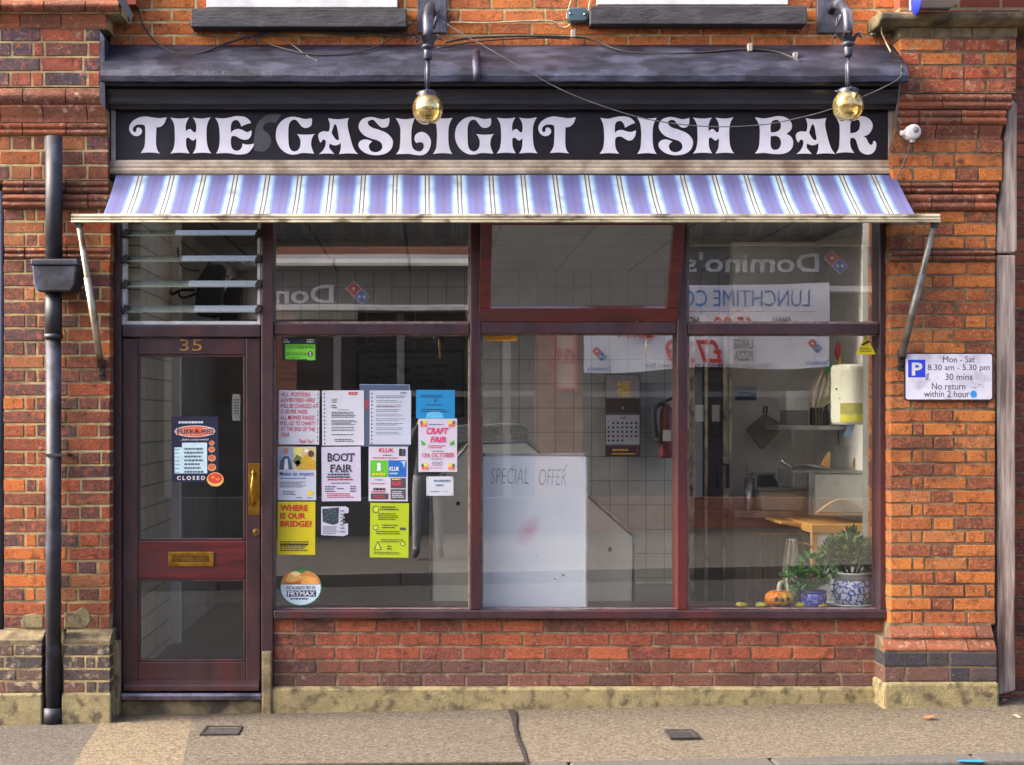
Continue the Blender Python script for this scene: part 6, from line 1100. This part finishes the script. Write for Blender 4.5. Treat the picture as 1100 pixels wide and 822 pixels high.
# ------------------------------------------------------------------ the photographer, seen only as a reflection
def person():
    ground = gz(-.45, -1.35); x, y = CAMX, -8.42
    J = {}; E = []
    def j(n, p, r, par=None):
        J[n] = len(J); V.append((x+p[0], y+p[1], ground+p[2])); RR.append(r)
        if par: E.append((J[par], J[n]))
    V, RR = [], []
    j('pelvis', (0, 0, .95), (.155, .11)); j('waist', (0, .01, 1.1), (.145, .10), 'pelvis'); j('chest', (0, .02, 1.3), (.165, .115), 'waist'); j('sh', (0, .03, 1.42), (.13, .085), 'chest'); j('neck', (0, .05, 1.5), (.055, .055), 'sh'); j('neck2', (0, .07, 1.56), (.055, .06), 'neck'); j('head', (0, .09, 1.63), (.075, .09), 'neck2'); j('head2', (0, .09, 1.71), (.072, .088), 'head'); j('crown', (0, .085, 1.76), (.045, .06), 'head2')
    for s in (-1, 1):
        a = 'l' if s < 0 else 'r'
        j('hip'+a, (s*.1, 0, .9), (.095, .095), 'pelvis'); j('knee'+a, (s*.12, .02, .5), (.06, .062), 'hip'+a); j('ank'+a, (s*.13, 0, .09), (.042, .045), 'knee'+a); j('toe'+a, (s*.15, .15, .04), (.04, .035), 'ank'+a)
        j('shd'+a, (s*.185, .03, 1.4), (.065, .065), 'sh'); j('elb'+a, (s*.25, .12, 1.16), (.045, .045), 'shd'+a); j('wri'+a, (s*.1, .26, 1.5), (.03, .03), 'elb'+a); j('palm'+a, (s*.075, .27, 1.56), (.035, .02), 'wri'+a)
        for f in range(4): j('f%d' % f+a, (s*(.06-.004*f), .30, 1.575+.018*f), .009, 'palm'+a); j('g%d' % f+a, (s*(.03-.003*f), .335, 1.585+.018*f), .008, 'f%d' % f+a)
        j('th'+a, (s*.05, .25, 1.545), .011, 'palm'+a); j('tt'+a, (s*.02, .265, 1.55), .009, 'th'+a)
    t = empty('person', 'person across the road in dark jacket and grey trousers holding up a camera', 'person', (x, y, ground))
    me = bpy.data.meshes.new('body'); me.from_pydata([Vector(v)-ORG[t.name] for v in V], E, []); o = bpy.data.objects.new('body', me); COL.objects.link(o); o.parent = t
    m = o.modifiers.new('s', 'SKIN'); m.use_smooth_shade = True
    for sv, r in zip(me.skin_vertices[0].data, RR): sv.radius = r if isinstance(r, tuple) else (r, r)
    me.skin_vertices[0].data[0].use_root = True
    o.modifiers.new('u', 'SUBSURF').levels = 2; o.modifiers['u'].render_levels = 2
    mt, nt_, N, L, P = _base('clothed_figure'); P.inputs['Roughness'].default_value = .85
    g = N.new('ShaderNodeNewGeometry'); sp = N.new('ShaderNodeSeparateXYZ'); L.new(g.outputs['Position'], sp.inputs[0]); r = N.new('ShaderNodeValToRGB'); r.color_ramp.interpolation = 'CONSTANT'
    dv = N.new('ShaderNodeMath'); dv.operation = 'DIVIDE'; dv.inputs[1].default_value = 2.; L.new(sp.outputs[2], dv.inputs[0]); L.new(dv.outputs[0], r.inputs[0]); cr = r.color_ramp
    st = [(0, (30, 28, 28)), ((ground+.11)/2, (120, 122, 128)), ((ground+.93)/2, (48, 50, 58)), ((ground+1.49)/2, (196, 146, 120))]
    while len(cr.elements) < len(st): cr.elements.new(.5)
    for e, (p, c) in zip(cr.elements, st): e.position = p; e.color = rgb(c)
    L.new(r.outputs[0], P.inputs['Base Color']); me.materials.append(mt)
    hz = ground+1.69; hc = Vector((x, y+.09, hz))
    mb = MB(); mb.lathe((x, y+.075, ground), [(.09, 1.66), (.1, 1.71), (.09, 1.77), (.05, 1.80)], 20); obj('hair', mb, M('brown_hair', (70, 52, 40), None, 60, .7), t)
    mb = MB(); mb.tube([(x, y+.185, hz-.01), (x, y+.215, hz-.04), (x, y+.19, hz-.05)], [.012, .017, .012], 8); mb.tube([(x-.025, y+.185, hz-.085), (x, y+.19, hz-.085), (x+.025, y+.185, hz-.085)], .008, 6)
    for s in (-1, 1): mb.tube([(x+s*.085, y+.09, hz-.04), (x+s*.095, y+.08, hz-.01), (x+s*.088, y+.08, hz+.02)], [.012, .018, .012], 8)
    obj('face', mb, M('skin_tone', (190, 140, 116), None, 30, .6), t)
    mb = MB()
    for s in (-1, 1): mb.tube([(x+s*.033, y+.172, hz-.005), (x+s*.033, y+.18, hz-.005)], .010, 8)
    obj('eyes', mb, m_dark, t)
    c = Vector((x, y+.30, 1.6)); t2 = empty('hand_held_camera', 'black camera held up to the face of the person across the road', 'camera', c-Vector((0, 0, .04)))
    mb = MB(); mb.box(c.x-.065, c.x+.065, c.y-.04, c.y, c.z-.045, c.z+.045); mb.box(c.x-.025, c.x+.025, c.y-.03, c.y, c.z+.0455, c.z+.065); obj('body', mb, m_bp, t2, .008)
    mb = MB(); mb.tube([(c.x, c.y+.001, c.z), (c.x, c.y+.05, c.z), (c.x, c.y+.052, c.z)], [.034, .034, .03], 20); obj('lens', mb, m_bp, t2)
person()
